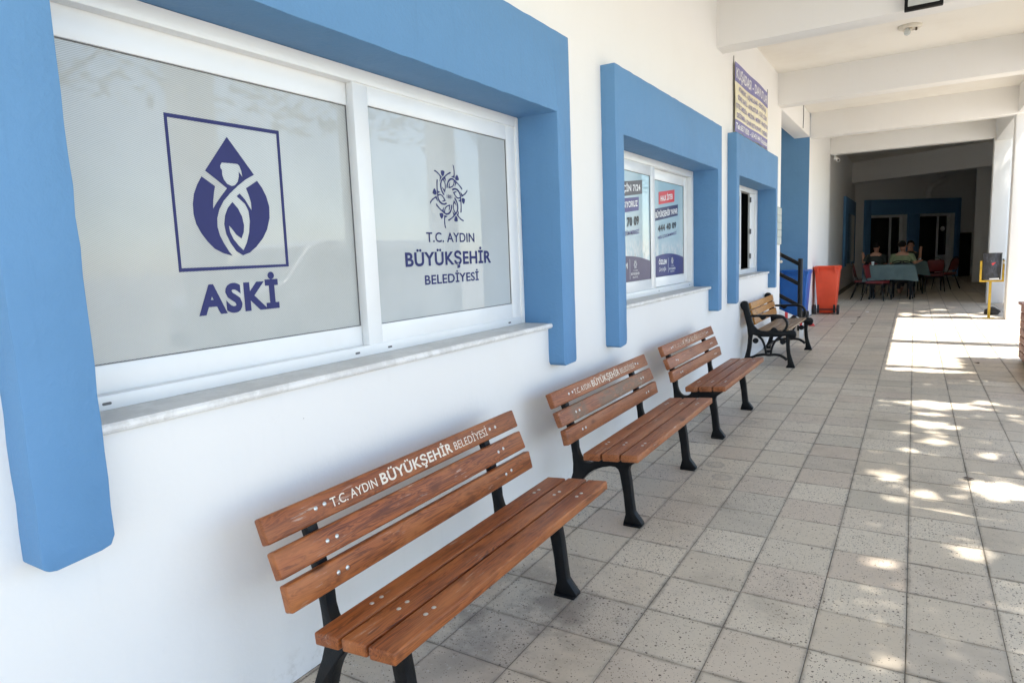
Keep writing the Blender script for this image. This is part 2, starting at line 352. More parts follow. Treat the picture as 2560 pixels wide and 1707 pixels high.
EMB = {'sq_o': [[-0.549, 1.919], [-0.112, 1.923], [-0.116, 1.431], [-0.551, 1.427]], 'sq_i': [[-0.539, 1.907], [-0.124, 1.91], [-0.128, 1.44], [-0.541, 1.439]], 'A': [[-0.332, 1.873], [-0.285, 1.816], [-0.236, 1.756], [-0.272, 1.737], [-0.305, 1.714], [-0.339, 1.686], [-0.367, 1.659], [-0.386, 1.63], [-0.397, 1.601], [-0.399, 1.572], [-0.393, 1.544], [-0.379, 1.515], [-0.363, 1.489], [-0.351, 1.475], [-0.385, 1.484], [-0.416, 1.499], [-0.44, 1.523], [-0.46, 1.55], [-0.475, 1.58], [-0.481, 1.612], [-0.48, 1.644], [-0.473, 1.676], [-0.458, 1.707], [-0.44, 1.734], [-0.394, 1.706], [-0.4, 1.685], [-0.406, 1.657], [-0.409, 1.631], [-0.395, 1.65], [-0.376, 1.672], [-0.349, 1.702], [-0.386, 1.728], [-0.425, 1.754]], 'head': [[-0.36, 1.786], [-0.328, 1.787], [-0.299, 1.787], [-0.292, 1.781], [-0.286, 1.765], [-0.284, 1.744], [-0.297, 1.761], [-0.298, 1.745], [-0.304, 1.727], [-0.317, 1.714], [-0.331, 1.711], [-0.347, 1.717], [-0.358, 1.73], [-0.363, 1.746], [-0.362, 1.761], [-0.367, 1.767], [-0.367, 1.776]], 'B': [[-0.225, 1.736], [-0.206, 1.712], [-0.191, 1.683], [-0.182, 1.648], [-0.185, 1.607], [-0.2, 1.566], [-0.221, 1.535], [-0.252, 1.505], [-0.281, 1.485], [-0.31, 1.476], [-0.335, 1.491], [-0.354, 1.518], [-0.368, 1.549], [-0.372, 1.582], [-0.366, 1.611], [-0.353, 1.636], [-0.333, 1.657], [-0.314, 1.637], [-0.3, 1.609], [-0.295, 1.579], [-0.299, 1.555], [-0.31, 1.534], [-0.329, 1.547], [-0.346, 1.569], [-0.355, 1.578], [-0.353, 1.556], [-0.342, 1.532], [-0.324, 1.51], [-0.306, 1.493], [-0.289, 1.52], [-0.276, 1.555], [-0.269, 1.595], [-0.271, 1.629], [-0.283, 1.653], [-0.314, 1.678], [-0.301, 1.687], [-0.282, 1.668], [-0.258, 1.631], [-0.258, 1.659], [-0.265, 1.686], [-0.273, 1.707]], 'aydin': {'arm': [[0.759, 1.858], [0.75, 1.853], [0.769, 1.848], [0.786, 1.839], [0.797, 1.83], [0.792, 1.807], [0.801, 1.818], [0.811, 1.829], [0.797, 1.839], [0.78, 1.85]], 'hd': [[0.806, 1.859], [0.821, 1.861], [0.832, 1.859], [0.834, 1.853], [0.828, 1.84], [0.821, 1.833], [0.815, 1.834], [0.809, 1.839], [0.806, 1.849]], 'body': [[0.876, 1.858], [0.857, 1.849], [0.837, 1.838], [0.814, 1.823], [0.802, 1.812], [0.795, 1.796], [0.795, 1.779], [0.8, 1.766], [0.808, 1.753], [0.821, 1.742], [0.824, 1.75], [0.815, 1.758], [0.807, 1.769], [0.804, 1.781], [0.804, 1.795], [0.808, 1.806], [0.817, 1.817], [0.829, 1.807], [0.833, 1.794], [0.832, 1.781], [0.827, 1.768], [0.81, 1.783], [0.815, 1.771], [0.829, 1.756], [0.835, 1.77], [0.839, 1.79], [0.836, 1.806], [0.826, 1.819], [0.826, 1.824], [0.837, 1.817], [0.844, 1.808], [0.841, 1.82], [0.838, 1.831], [0.856, 1.842], [0.886, 1.853], [0.884, 1.858]]}, 'ctr': [0.865, 1.74]}

# ================================================================ ground and floor
MB().box(3.76, 220, -200, 220, -.5, -.14).add([], []).build('ground', M['asphalt'])['kind'] = 'structure'
gb = MB().box(-200, 3.76, -200, -9.0, -.5, -.14); g2 = gb.build('pavement', M['asphalt']); g2['kind'] = 'structure'
fl = MB().box(-1.5, 3.72, -9.0, 30.6, -.3, -.0022).box(3.721, 4.6, 16.46, 30.6, -.3, -.0022).build('floor', M['grout']); fl['kind'] = 'structure'
kb = MB()
y = -9.0
while y < 30.5:
    kb.box(3.722, 3.758, y, min(y+.995, 30.6), -.3, -.001); y += 1.0
kb.build('kerb', M['kerb'])['kind'] = 'structure'
def tile_geo(v, sx, sy, x=0., y=0., dz=0., tx=0., ty=0.):
    a = .0012; c = .0016
    def ring(ix, z): return [(x-sx+ix, y-sy+ix, z+dz-tx*sx-ty*sy), (x+sx-ix, y-sy+ix, z+dz+tx*sx-ty*sy), (x+sx-ix, y+sy-ix, z+dz+tx*sx+ty*sy), (x-sx+ix, y+sy-ix, z+dz-tx*sx+ty*sy)]
    P = ring(0, -.02)+ring(0, -a)+ring(c, 0)
    v.add(P, [(8,9,10,11)]+[(i, (i+1) % 4, 4+(i+1) % 4, 4+i) for i in range(4)]+[(4+i, 4+(i+1) % 4, 8+(i+1) % 4, 8+i) for i in range(4)])
    return v
rt = random.Random(5)
tmesh = []
for k in range(8):
    mb = tile_geo(MB(), .1489-rt.uniform(0, .0010), .1489-rt.uniform(0, .0010), 0, 0, 0, rt.uniform(-.003, .003), rt.uniform(-.003, .003))
    tmesh.append(mb.mesh('tile', M['tile'], smooth=0))
cells = []
fx = 1645.1927
for i in range(-5, 15):
    for j in range(-30, 102):
        cx_, cy_ = GX+TS*(i+.5), TS*(j+.5)
        if cx_ > (3.72 if cy_ < 16.5 else 4.5): continue
        if cx_ < 0 and not (9.3 < cy_ < 12.4): continue
        d = Vector((cx_, cy_, 0))-CAM; z = d.dot(cf); area = 0
        if z > .3:
            px = 1280+fx*d.dot(cr)/z; py = 853-fx*d.dot(cu)/z
            if -40 < px < 2600 and py < 1790: area = 1/(z*z*z)
        cells.append((area, i, j, cx_, cy_))
cells.sort(reverse=True)
far_tiles = MB()
for n_, (area, i, j, x, y) in enumerate(cells):
    if n_ < 300 and area > 0:
        o = link('tile', tmesh[rt.randrange(8)], fl, (x+rt.uniform(-.0006, .0006), y+rt.uniform(-.0008, .0008), rt.uniform(-.0008, .0006)))
        o.rotation_euler = (0, 0, rt.uniform(-.004, .004)+(math.pi if rt.random() < .5 else 0))
    else:
        tile_geo(far_tiles, .1490, .1490, x+rt.uniform(-.0006, .0006), y+rt.uniform(-.0008, .0008), rt.uniform(-.0008, .0006), rt.uniform(-.003, .003), rt.uniform(-.003, .003))
for j in range(-30, 30): tile_geo(far_tiles, .0062, .149, .0075, TS*(j+.5))
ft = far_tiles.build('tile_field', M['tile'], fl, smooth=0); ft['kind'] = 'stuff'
# ================================================================ the building
bld = thing('arcade_building', 'white building with blue window surrounds and a covered tiled arcade', 'building')
def part(name, mb, mat, bevel=0, seg=2, parent=None, label=None, smooth=35):
    o = mb.build(name, mat, parent or bld, bevel, seg, smooth)
    if label: o['label'] = label
    return o
H = 3.95
wl = MB()
op = [(-1.06, 1.61, 1.022, 2.4), (2.44, 5.09, 1.030, 2.4), (5.90, 8.32, 1.060, 2.42)]   # rough openings
ys = -9.0
for (a, b, z0, z1) in op:
    wl.box(-.28, 0, ys, a, 0, H); wl.box(-.28, 0, a, b, 0, z0); wl.box(-.28, 0, a, b, z1, H); ys = b
wl.box(-.28, 0, ys, 9.235, 0, H)
part('wall', wl, M['white'], smooth=0)
part('wall', MB().box(-1.5, -.282, 9.0, 9.235, 0, H), M['white'], smooth=0)
part('wall', MB().box(-1.6, -1.4, 9.237, 12.45, 0, H), M['white'], smooth=0)
part('wall', MB().box(-1.4, 0, 12.45, 12.75, 0, H).box(-.3, -.002, 12.752, 16.08, 0, H), M['white'], smooth=0)
part('wall', MB().box(-.45, -.17, 16.371, 26.6, 0, 4.3), M['white'], smooth=0)
part('wall', MB().box(-1.398, -.004, 12.43, 12.449, 0, H), M['blue'], smooth=0, label='blue painted end wall of the stair alcove')
part('door', MB().box(-1.399, -1.36, 9.9, 11.3, .69, 2.9), M['glassdark'], .004)  # unseen dark door, added to soak up bounce light in the alcove
part('lintel', MB().box(-.28, -.001, 9.237, 12.429, 3.5, H), M['white'], .012)
# beams, edge beam, pillars, slab
for (y0, y1, zb) in ((-5.3, -5.03, 3.49), (-1.75, -1.48, 3.49), (1.81, 2.08, 3.49), (5.36, 5.63, 3.468), (8.93, 9.2, 3.50), (12.45, 12.72, 3.49), (16.1, 16.37, 3.565)):
    part('beam', MB().box(-.06, 3.3, y0, y1, zb, H+.05), M['white'], .012)
part('edge_beam', MB().box(3.21, 3.49, -5.3, 16.44, 3.503, H+.05), M['white'], .012)
for y0 in (-5.3, -1.75, 1.81, 5.36, 8.93, 12.55, 16.15):
    part('pillar', MB().box(3.2, 3.5, y0-.006, y0+.276, -.002, 3.7), M['white'], .014, 3)
part('ceiling', MB().box(-1.6, 3.72, -5.3, 16.36, H, H+.2), M['ceiling'], smooth=0)
part('ceiling', MB().box(-1.6, 4.6, 16.361, 31, 4.25, 4.45).box(-.5, 4.6, 16.362, 16.37, 3.9, 4.26), M['ceiling'], smooth=0)
# dark hall at the far end
part('beam', MB().prism([(-.4,24.98),(4.5,22.15),(4.5,22.5),(-.4,25.33)], 3.55, 4.3, 'z'), M['white'], .01)
part('wall', MB().box(4.1, 4.35, 16.46, 31, 0, 4.3).box(3.47, 4.099, 25.0, 25.2, 0, 4.3).box(3.502, 4.099, 16.3, 16.458, 0, 4.3), M['white'], smooth=0)
BW0 = Vector((-.17, 26.32, 0)); BT = (Vector((3.53, 3.2, 0))).normalized(); BN = Vector((BT.y, -BT.x, 0))   # skewed end wall
bwm = Matrix(((BT.x, BN.x, 0, BW0.x), (BT.y, BN.y, 0, BW0.y), (0, 0, 1, 0), (0, 0, 0, 1)))
def on_back(name, mb, mat, bevel=0, parent=None, label=None):
    o = mb.build(name, mat, None, bevel)
    o.data.transform(bwm); o.data.update(); o.parent = parent or bld
    if label: o['label'] = label
    return o
def rect(a, b, c, d): return [(a, c), (b, c), (b, d), (a, d)]
DOORS = [(.68, 2.28), (2.80, 4.40)]
mb = MB(); xs = -.1
for a, b in DOORS:
    mb.box(xs, a, -.3, 0, 0, 4.3); mb.box(a, b, -.3, 0, 2.45, 4.3); xs = b
mb.box(xs, 5.9, -.3, 0, 0, 4.3)
on_back('wall', mb, M['white'])
mb = MB()
for a, b, z0, z1 in ((.40, .675, 0, 3.02), (2.285, 2.795, 0, 2.452), (4.405, 4.62, 0, 3.02), (.677, 4.403, 2.455, 3.02)):
    mb.box(a, b, -.28, .06, z0, z1)
on_back('doorway_surround', mb, M['blue'], .008, label='dark shaded blue surround of the two far doors')
for a, b in DOORS:
    fr = MB().box(a-.01, b+.01, -.26, -.21, 2.36, 2.45).box(b-.05, b+.01, -.26, -.21, 0, 2.36).box(a-.01, a+.05, -.26, -.21, 0, 2.36)
    d = on_back('door', fr, M['pvc'], .004)
    lf = MB().box(b-.57, b-.49, -.255, -.215, 0, 2.355).box(b-.13, b-.052, -.255, -.215, 0, 2.355).box(b-.489, b-.131, -.255, -.215, .78, .86).box(b-.489, b-.131, -.248, -.222, .02, .779)
    on_back('door_leaf', lf, M['pvc'], .003, d)
    on_back('pane', MB().box(b-.489, b-.131, -.239, -.231, .861, 2.354), M['glassdark'], 0, d)
    on_back('black_backing', MB().box(a-.2, b+.2, -.34, -.305, -.1, 2.6), M['dark'], 0, d)  # black board, the unlit depth behind the doorway put in as colour
t = MB().lathe([(.095, 0), (.10, .01), (.085, .018)], (0, 0, 0), 20, 'y')
o = on_back('round_sticker', MB().lathe([(.10, -.002), (.10, .004)], (4.09, -.226, 1.87), 20, 'y'), M['ink_white'], 0)
o = thing('leaning_panel', 'dark flat panel leaning on the far wall right of the blue doorways', 'panel')
on_back('board', MB().box(4.66, 5.12, .02, .06, 0, 1.66), M['dark'], .004, o)
on_back('rim', MB().box(4.64, 4.66, .015, .07, 0, 1.68).box(5.12, 5.14, .015, .07, 0, 1.68).box(4.66, 5.12, .015, .07, 1.66, 1.68), M['rubber'], .003, o)
duct = thing('duct_pipe', 'pale bent duct on the far wall above the blue doorway', 'pipe')
on_back('bent_pipe', MB().tube([(3.05, .16, 3.03), (3.05, .16, 3.25), (3.12, .16, 3.42), (3.28, .16, 3.53), (3.5, .14, 3.62), (3.8, .14, 3.75)], .11, 14), M['white'], 0, duct)
on_back('collar', MB().lathe([(.13, 0), (.13, .05)], (3.05, .16, 3.03), 16), M['white'], 0, duct)
part('window_surround', MB().prism([(21.75,.70),(22.35,.70),(22.35,.78),(25.2,.78),(25.2,.70),(25.85,.70),(25.85,2.92),(21.75,2.92)], -.165, -.09, 'x'), M['blue'], .01, label='dark blue surround low on the shaded left wall')
part('dark_window', MB().box(-.088, -.084, 22.75, 25.3, .80, 2.42), M['glassdark'])
# ---------------------------------------------------------------- blue window surrounds (rough plaster edges)
def rough(poly, step=.07, amp=.0022, seed=1):
    rr = random.Random(seed); out = []
    for i, p in enumerate(poly):
        q = poly[(i+1) % len(poly)]; L = math.hypot(q[0]-p[0], q[1]-p[1]); n = max(1, int(L/step))
        out.append(p)
        for k in range(1, n):
            t = k/n; out.append((p[0]+(q[0]-p[0])*t+rr.uniform(-amp, amp), p[1]+(q[1]-p[1])*t+rr.uniform(-amp, amp)))
    return out
def surround(y0, y1, zt, zb0, zb1, iy0, iy1, izt, seed):
    c = .018
    poly = [(y0, zb0+.006), (y0+.012, zb0-.004), (y0+.03, zb0-.008), (iy0-.035, zb0), (iy0-c*.6, zb0+.006), (iy0, zb0+.03),
            (iy0, izt), (iy1, izt), (iy1, zb1+c), (iy1+c, zb1), (y1-c*.6, zb1+.004), (y1, zb1+.02), (y1, zt), (y0, zt)]
    return part('window_surround', MB().prism(rough(poly, .07, .002, seed), -.165, .10, 'x'), M['blue'], .005, 2, smooth=40)
surround(-1.147, 1.695, 2.637, .752, .80, -.982, 1.532, 2.213, 1)
surround(2.365, 5.17, 2.652, .797, .80, 2.508, 5.025, 2.218, 2)
surround(5.827, 8.385, 2.69, .818, .845, 5.965, 8.265, 2.238, 3)
# ---------------------------------------------------------------- marble sills
def sill(y0, y1, z0, z1, seed):
    pr = [(-.16, z0), (.020, z0), (.028, z0+.004), (.031, z0+.012), (.030, z1-.008), (.024, z1-.001), (-.16, z1)]
    return part('window_sill', MB().prism(pr, y0, y1, 'y'), M['marble'], 0, smooth=25)
sill(-.981, 1.531, 1.018, 1.047, 1); sill(2.509, 5.024, 1.026, 1.056, 2); sill(5.966, 8.20, 1.056, 1.086, 3)
# ---------------------------------------------------------------- windows
def ring(mb, y0, y1, z0, z1, wl_, wr, wb, wt, x0, x1):
    mb.box(x0, x1, y0, y0+wl_, z0, z1); mb.box(x0, x1, y1-wr, y1, z0, z1)
    mb.box(x0+.0004, x1-.0004, y0+wl_, y1-wr, z0, z0+wb); mb.box(x0+.0004, x1-.0004, y0+wl_, y1-wr, z1-wt, z1); return mb
def window(y0, y1, z0, z1, wb, wt, ws, label=None):
    mb = ring(MB(), y0, y1, z0, z1, ws, ws, wb, wt, -.235, -.15)
    mb.box(-.2345, -.1515, y0+.002, y1-.002, z1-.004, z1+.004)
    o = mb.build('window', M['pvc'], bld, .0025, 2)
    if label: o['label'] = label
    return o
def sash(win, y0, y1, z0, z1, wl_, wr, wb, wt, xf, depth, film_, name='sash'):
    s_ = ring(MB(), y0, y1, z0, z1, wl_, wr, wb, wt, xf-depth, xf).build(name, M['pvc'], win, .003, 2)
    g = ring(MB(), y0+wl_-.003, y1-wr+.003, z0+wb-.003, z1-wt+.003, .0055, .0055, .0055, .0055, xf-.0145, xf-.0065).build('gasket', M['gasket'], win)
    p_ = MB().box(xf-.016, xf-.011, y0+wl_-.004, y1-wr+.004, z0+wb-.004, z1-wt+.004).build('pane', film_, win)
    return s_
def slot(win, y, z, w_=.026, x=-.1496):
    c = [(y+dx, z+dz) for dx, dz in arc(w_/2-.004, 0, .004, -90, 90, 5)+arc(-w_/2+.004, 0, .004, 90, 270, 5)]
    MB().prism(c, x-.004, x+.0006, 'x').build('drain_slot', M['gasket'], win)
W1 = window(-.981, 1.531, 1.047, 2.2085, .042, .052, .034, 'large office window with a perforated film and an emblem')
sash(W1, -.952, .285, 1.088, 2.158, .05, .05, .082, .088, -.195, .03, M['film'])
sash(W1, .232, 1.500, 1.087, 2.1575, .084, .094, .082, .080, -.157, .036, M['film2'])
for yy in (-.842, .153, .35, 1.355): slot(W1, yy, 1.066)
MB().box(-.1945, -.157, .2355, .2395, 1.084, 1.087).build('latch', M['gasket'], W1)
MB().box(-.156, -.1505, .236, .262, 2.1585, 2.168).build('latch', M['gasket'], W1)
W2 = window(2.509, 5.024, 1.057, 2.214, .05, .055, .075, 'window with two light blue posters behind its sliding sashes')
sash(W2, 2.60, 3.868, 1.108, 2.158, .08, .105, .088, .082, -.158, .036, M['poster'])
sash(W2, 3.80, 4.952, 1.11, 2.158, .08, .088, .088, .090, -.199, .034, M['poster'])
for yy in (2.75, 3.93, 4.88): slot(W2, yy, 1.082, .018)
W3 = window(5.966, 8.264, 1.087, 2.232, .06, .06, .12, 'white ticket window standing open and dark inside')
sash(W3, 6.09, 7.26, 1.148, 2.17, .07, .07, .07, .07, -.16, .034, M['glassdark'])
MB().box(-.20, -.17, 7.86, 8.142, 1.148, 2.17).build('sash', M['pvc'], W3, .003)
for zz in (1.28, 1.62, 2.05): MB().box(-.172, -.155, 7.845, 7.875, zz, zz+.07).build('hinge', M['gasket'], W3, .002)
MB().box(-1.2, -.26, 5.95, 8.2, 1.0, 1.02).box(-1.22, -1.2, 5.95, 8.2, 1.0, 2.3).box(-1.2, -.26, 5.95, 5.97, 1.0, 2.3).box(-1.2, -.26, 8.2, 8.22, 1.0, 2.3).box(-1.2, -.26, 5.95, 8.2, 2.3, 2.32).build('dark_room', M['dark'], W3)  # black walls put the darkness of the unlit room into the colour
# ---------------------------------------------------------------- lettering
_tc = {}
def text_loops(body, bold=0.0, shear=0.0):
    key = (body, bold, shear)
    if key in _tc: return _tc[key]
    cu_ = bpy.data.curves.new('t', 'FONT'); cu_.body = body; cu_.size = 1; cu_.resolution_u = 4; cu_.offset = bold; cu_.space_character = 1.0+bold*2.6; cu_.fill_mode = 'BOTH'; cu_.shear = shear
    o = bpy.data.objects.new('t', cu_); COL.objects.link(o)
    dg = bpy.context.evaluated_depsgraph_get(); dg.update()
    me = bpy.data.meshes.new_from_object(o.evaluated_get(dg))
    v = [(p.co.x, p.co.y) for p in me.vertices]; f = [tuple(p.vertices) for p in me.polygons]
    bpy.data.objects.remove(o); bpy.data.curves.remove(cu_); bpy.data.meshes.remove(me)
    _tc[key] = (v, f); return v, f
_cap = {}
def lettering(body, mapf, mat, parent, name='lettering', bold=0.0, shear=0.0, split=False):
    """mapf(s, t): s 0..1 along the word, t 0 baseline .. 1 cap height"""
    v, f = text_loops(body, bold, shear)
    if not v: return None
    cap = .729+2*bold; base = -bold
    x0 = min(p[0] for p in v); x1 = max(p[0] for p in v)
    pts = [mapf((p[0]-x0)/(x1-x0), (p[1]-base)/cap) for p in v]
    if len(body) > 1 and split:
        par_ = list(range(len(v)))
        def fd_(i):
            while par_[i] != i: par_[i] = par_[par_[i]]; i = par_[i]
            return i
        for q in f:
            for k in q[1:]: par_[fd_(k)] = fd_(q[0])
        isl = {}
        for i in range(len(v)): isl.setdefault(fd_(i), []).append(i)
        ext = sorted(([min(v[i][0] for i in I), max(v[i][0] for i in I), I] for I in isl.values()), key=lambda e: -(e[1]-e[0]))
        grp = []
        for a_, b_, I in ext:                       # dots and cedillas join the letter they sit over
            for g in grp:
                if min(b_, g[1])-max(a_, g[0]) > .5*(b_-a_): g[2].extend(I); break
            else: grp.append([a_, b_, list(I)])
        for a_, b_, I in grp:
            mp_ = {k: n_ for n_, k in enumerate(I)}; S_ = set(I)
            me = bpy.data.meshes.new('letter'); me.from_pydata([pts[k] for k in I], [], [tuple(mp_[k] for k in q) for q in f if q[0] in S_]); me.materials.append(mat)
            link('letter', me, parent)
        return None
    me = bpy.data.meshes.new(name); me.from_pydata(pts, [], f); me.materials.append(mat)
    o_ = link(name, me, parent)
    if len(body) > 1: o_['kind'] = 'stuff'
    return o_
def onx(x, y0, y1, z0, z1, rise=0.0):
    return lambda s, t: (x, y0+(y1-y0)*s, z0+(z1-z0)*t+rise*s)
XA = -.2048; XB = -.1664
for key in ('sq', 'A', 'B'):
    lp = [EMB['sq_o'], EMB['sq_i']] if key == 'sq' else ([EMB['A'], EMB['head']] if key == 'A' else [EMB['B']])
    MB().sheet(lp, XA, 'x', .0008).build('emblem', M['navy'], W1, smooth=0)
lettering('ASKİ', onx(XA, -.497, -.173, 1.281, 1.388), M['navy'], W1, bold=.045, split=True)
em = MB(); C0 = EMB['ctr']
for k in range(6):
    a = -k*math.pi/3
    for key in ('arm', 'hd', 'body'):
        pts = []
        for (yy, zz) in EMB['aydin'][key]:
            dy, dz = yy-C0[0], zz-C0[1]
            pts.append((C0[0]+dy*math.cos(a)-dz*math.sin(a), C0[1]+dy*math.sin(a)+dz*math.cos(a)))
        em.sheet([pts], XB, 'x', .0008)
em.build('emblem', M['navy'], W1, smooth=0)
lettering('1881', onx(XB, .843, .886, 1.730, 1.749), M['navy'], W1, bold=.0)
lettering('T.C. AYDIN', onx(XB, .666, 1.064, 1.518, 1.567), M['navy'], W1, bold=.012, split=True)
lettering('BÜYÜKŞEHİR', onx(XB, .506, 1.215, 1.407, 1.476), M['navy'], W1, bold=.028, split=True)
lettering('BELEDİYESİ', onx(XB, .638, 1.089, 1.319, 1.366), M['navy'], W1, bold=.018, split=True)
def slab4(name, x, pts, mat, parent): return MB().sheet([pts], x, 'x', .0008).build(name, mat, parent, smooth=0)
def mini_emblem(x, y, z, r, mat, parent):
    mb = MB()
    for k in range(6):
        a = -k*math.pi/3
        for key in ('arm', 'hd', 'body'):
            pts = []
            for (yy, zz) in EMB['aydin'][key]:
                dy, dz = (yy-C0[0])*r/.14, (zz-C0[1])*r/.14
                pts.append((y+dy*math.cos(a)-dz*math.sin(a), z+dy*math.sin(a)+dz*math.cos(a)))
            mb.sheet([pts], x, 'x', .0006)
    mb.build('emblem', mat, parent, smooth=0)
XL = -.1672; XR = -.2082
slab4('label_box', XL, [(2.70,1.935),(3.581,2.028),(3.577,1.915),(2.70,1.822)], M['ink_grey'], W2)
lettering('ÇİN 7/24', lambda s, t: (XL+.0012, 3.150+.382*s, 1.903+.034*s+.055*t), M['ink_white'], W2, bold=.03)
slab4('label_box', XL, [(2.70,1.815),(3.497,1.885),(3.489,1.775),(2.70,1.702)], M['ink_purple'], W2)
lettering('ŞIYORUZ', lambda s, t: (XL+.0012, 3.145+.32*s, 1.777+.030*s+.052*t), M['ink_white'], W2, bold=.03)
lettering('70 09', lambda s, t: (XL+.0012, 3.222+.267*s, 1.635+.023*s+.077*t), M['ink_dark'], W2, bold=.045)
lettering('ZÜM MERKEZİ', lambda s, t: (XL+.0012, 3.170+.321*s, 1.562+.024*s+.036*t), M['ink_purple'], W2, bold=.02)
hl = [(2.67,1.30)]+[(2.67+(3.775-2.67)*i/14, 1.405-.00-.055*((i/14-.45)/.55)**2 if i > 6 else 1.405-.03*((.45-i/14)/.45)**2) for i in range(15)]
slab4('hill_print', XL, [(2.67,1.193)]+hl[1:]+[(3.772,1.193)], M['hillgrey'], W2)
lettering('M', lambda s, t: (XL+.0012, 3.165+.050*s, 1.304+.048*t), M['ink_white'], W2, bold=.04)
mini_emblem(XL+.0012, 3.392, 1.332, .036, M['ink_white'], W2)
MB().box(XL, XL+.0008, 3.268, 3.271, 1.215, 1.38).build('rule', M['ink_white'], W2)
lettering('T.C. AYDIN', lambda s, t: (XL+.0012, 3.345+.10*s, 1.277+.013*t), M['ink_white'], W2)
lettering('BÜYÜKŞEHİR', lambda s, t: (XL+.0012, 3.294+.19*s, 1.248+.019*t), M['ink_white'], W2, bold=.02)
lettering('BELEDİYESİ', lambda s, t: (XL+.0012, 3.332+.115*s, 1.222+.014*t), M['ink_white'], W2)
slab4('label_box', XR, [(4.122,1.966),(4.588,2.016),(4.579,1.902),(4.118,1.853)], M['ink_red'], W2)
lettering('HALK İSTER', lambda s, t: (XR+.0012, 4.168+.361*s, 1.884+.041*s+.053*t), M['ink_white'], W2, bold=.03)
slab4('label_box', XR, [(3.985,1.808),(4.693,1.881),(4.684,1.774),(3.985,1.700)], M['ink_navy'], W2)
lettering('BÜYÜKŞEHİR YAPAR', lambda s, t: (XR+.0012, 4.02+.65*s, 1.728+.064*s+.056*t), M['ink_white'], W2, bold=.03)
lettering('444 40 09', lambda s, t: (XR+.0012, 4.09+.538*s, 1.606+.047*s+.062*t), M['ink_dark'], W2, bold=.04)
lettering('HIZLI ÇÖZÜM MERKEZİ', lambda s, t: (XR+.0012, 4.087+.548*s, 1.540+.052*s+.028*t), M['ink_purple'], W2, bold=.015)
slab4('hill_print', XR, [(3.886,1.201)]+[(3.886+.978*i/14, 1.408-.045*((i/14-.5)/.5)**2) for i in range(15)]+[(4.864,1.201)], M['hillblue'], W2)
lettering('ÖZLEM', lambda s, t: (XR+.0012, 4.10+.225*s, 1.311+.046*t), M['ink_white'], W2, bold=.04)
lettering('Çerçioğlu', lambda s, t: (XR+.0012, 4.105+.205*s, 1.252+.036*t), M['ink_white'], W2, shear=.35)
MB().box(XR, XR+.0008, 4.374, 4.378, 1.228, 1.367).build('rule', M['ink_white'], W2)
mini_emblem(XR+.0012, 4.497, 1.337, .034, M['ink_white'], W2)
lettering('T.C. AYDIN', lambda s, t: (XR+.0012, 4.455+.09*s, 1.283+.012*t), M['ink_white'], W2)
lettering('BÜYÜKŞEHİR', lambda s, t: (XR+.0012, 4.403+.195*s, 1.254+.018*t), M['ink_white'], W2, bold=.02)
lettering('BELEDİYESİ', lambda s, t: (XR+.0012, 4.443+.115*s, 1.230+.013*t), M['ink_white'], W2)
# ================================================================ banner on the wall
bn = thing('banner', 'cream and violet vinyl banner of place names fixed high above the ticket window', 'banner', (0, 0, 0))
def bx(y, z): return .022+.006*math.sin(y*5.3)+.004*math.sin(z*9+y*3)
def bsheet(name, y0, y1, z0, z1, mat, off=0, th=.003):
    mb = MB(); nY, nZ = 28, 8; P = []
    sag = lambda y_: -.028*math.sin(math.pi*(y_-6.065)/1.97)*0+.022*(y_-6.065)/1.97
    for i in range(nY+1):
        for j in range(nZ+1):
            yy = y0+(y1-y0)*i/nY; zz = z0+(z1-z0)*j/nZ; P.append((bx(yy, zz)+off, yy, zz+sag(yy)+(.006*math.sin(yy*14) if (j == 0 and z0 < 2.8) else 0)))
    F = [(i*(nZ+1)+j, (i+1)*(nZ+1)+j, (i+1)*(nZ+1)+j+1, i*(nZ+1)+j+1) for i in range(nY) for j in range(nZ)]
    n = len(P); mb.add(P+[(p[0]-th, p[1], p[2]) for p in P], F+[tuple(q+n for q in f[::-1]) for f in F])
    return mb.build(name, mat, bn, smooth=60)
bsheet('vinyl_sheet', 6.065, 8.035, 2.742, 3.49, M['cream'])
bsheet('header_band', 6.066, 8.034, 3.285, 3.489, M['bannerblue'], .0025, .002)
bsheet('footer_band', 6.066, 8.034, 2.743, 2.872, M['bannerblue'], .0025, .002)
def bt(body, y0, y1, z0, z1, mat, bold):
    lettering(body, lambda s, t: (bx(y0+(y1-y0)*s, z0+(z1-z0)*t)+.0045, y0+(y1-y0)*s, z0+(z1-z0)*t+.022*((y0+(y1-y0)*s)-6.065)/1.97), mat, bn, bold=bold)
bt('KUŞADASI - DAVUTLAR', 6.12, 7.99, 3.325, 3.445, M['ink_white'], .02)
for i, (s_, a, b) in enumerate((('ATAKENT - UŞAKLILAR - SEVGİ PLAJI', 6.24, 7.86), ('SÖKE SAHİL - AYKUSTUR - S.S.K. ÇİLEK', 6.18, 7.94), ("OTEL'S MERSİN - MELİSSA - MERRY - PANSİYON", 6.085, 8.01), ('DEĞİRMEN - ÇINAR RESTAURANT - YASEMİN', 6.13, 8.0))):
    bt(s_, a, b, 3.197-.1*i, 3.255-.1*i, M['bannerblue'], .018)
bt('Tel:6571830 - 6143144 Kuşadası', 6.10, 8.01, 2.775, 2.845, M['ink_white'], .03)
for yy, zz in ((6.06, 3.52), (8.04, 3.53), (6.06, 2.71), (8.04, 2.75)):
    MB().tube([(.012, yy, zz-.04), (.012, yy, zz+.03)], .004, 6).build('tie', M['gasket'], bn)
MB().tube([(.012, 6.058, 2.70), (.012, 6.058, 3.55)], .003, 6).build('edge_rod', M['gasket'], bn)

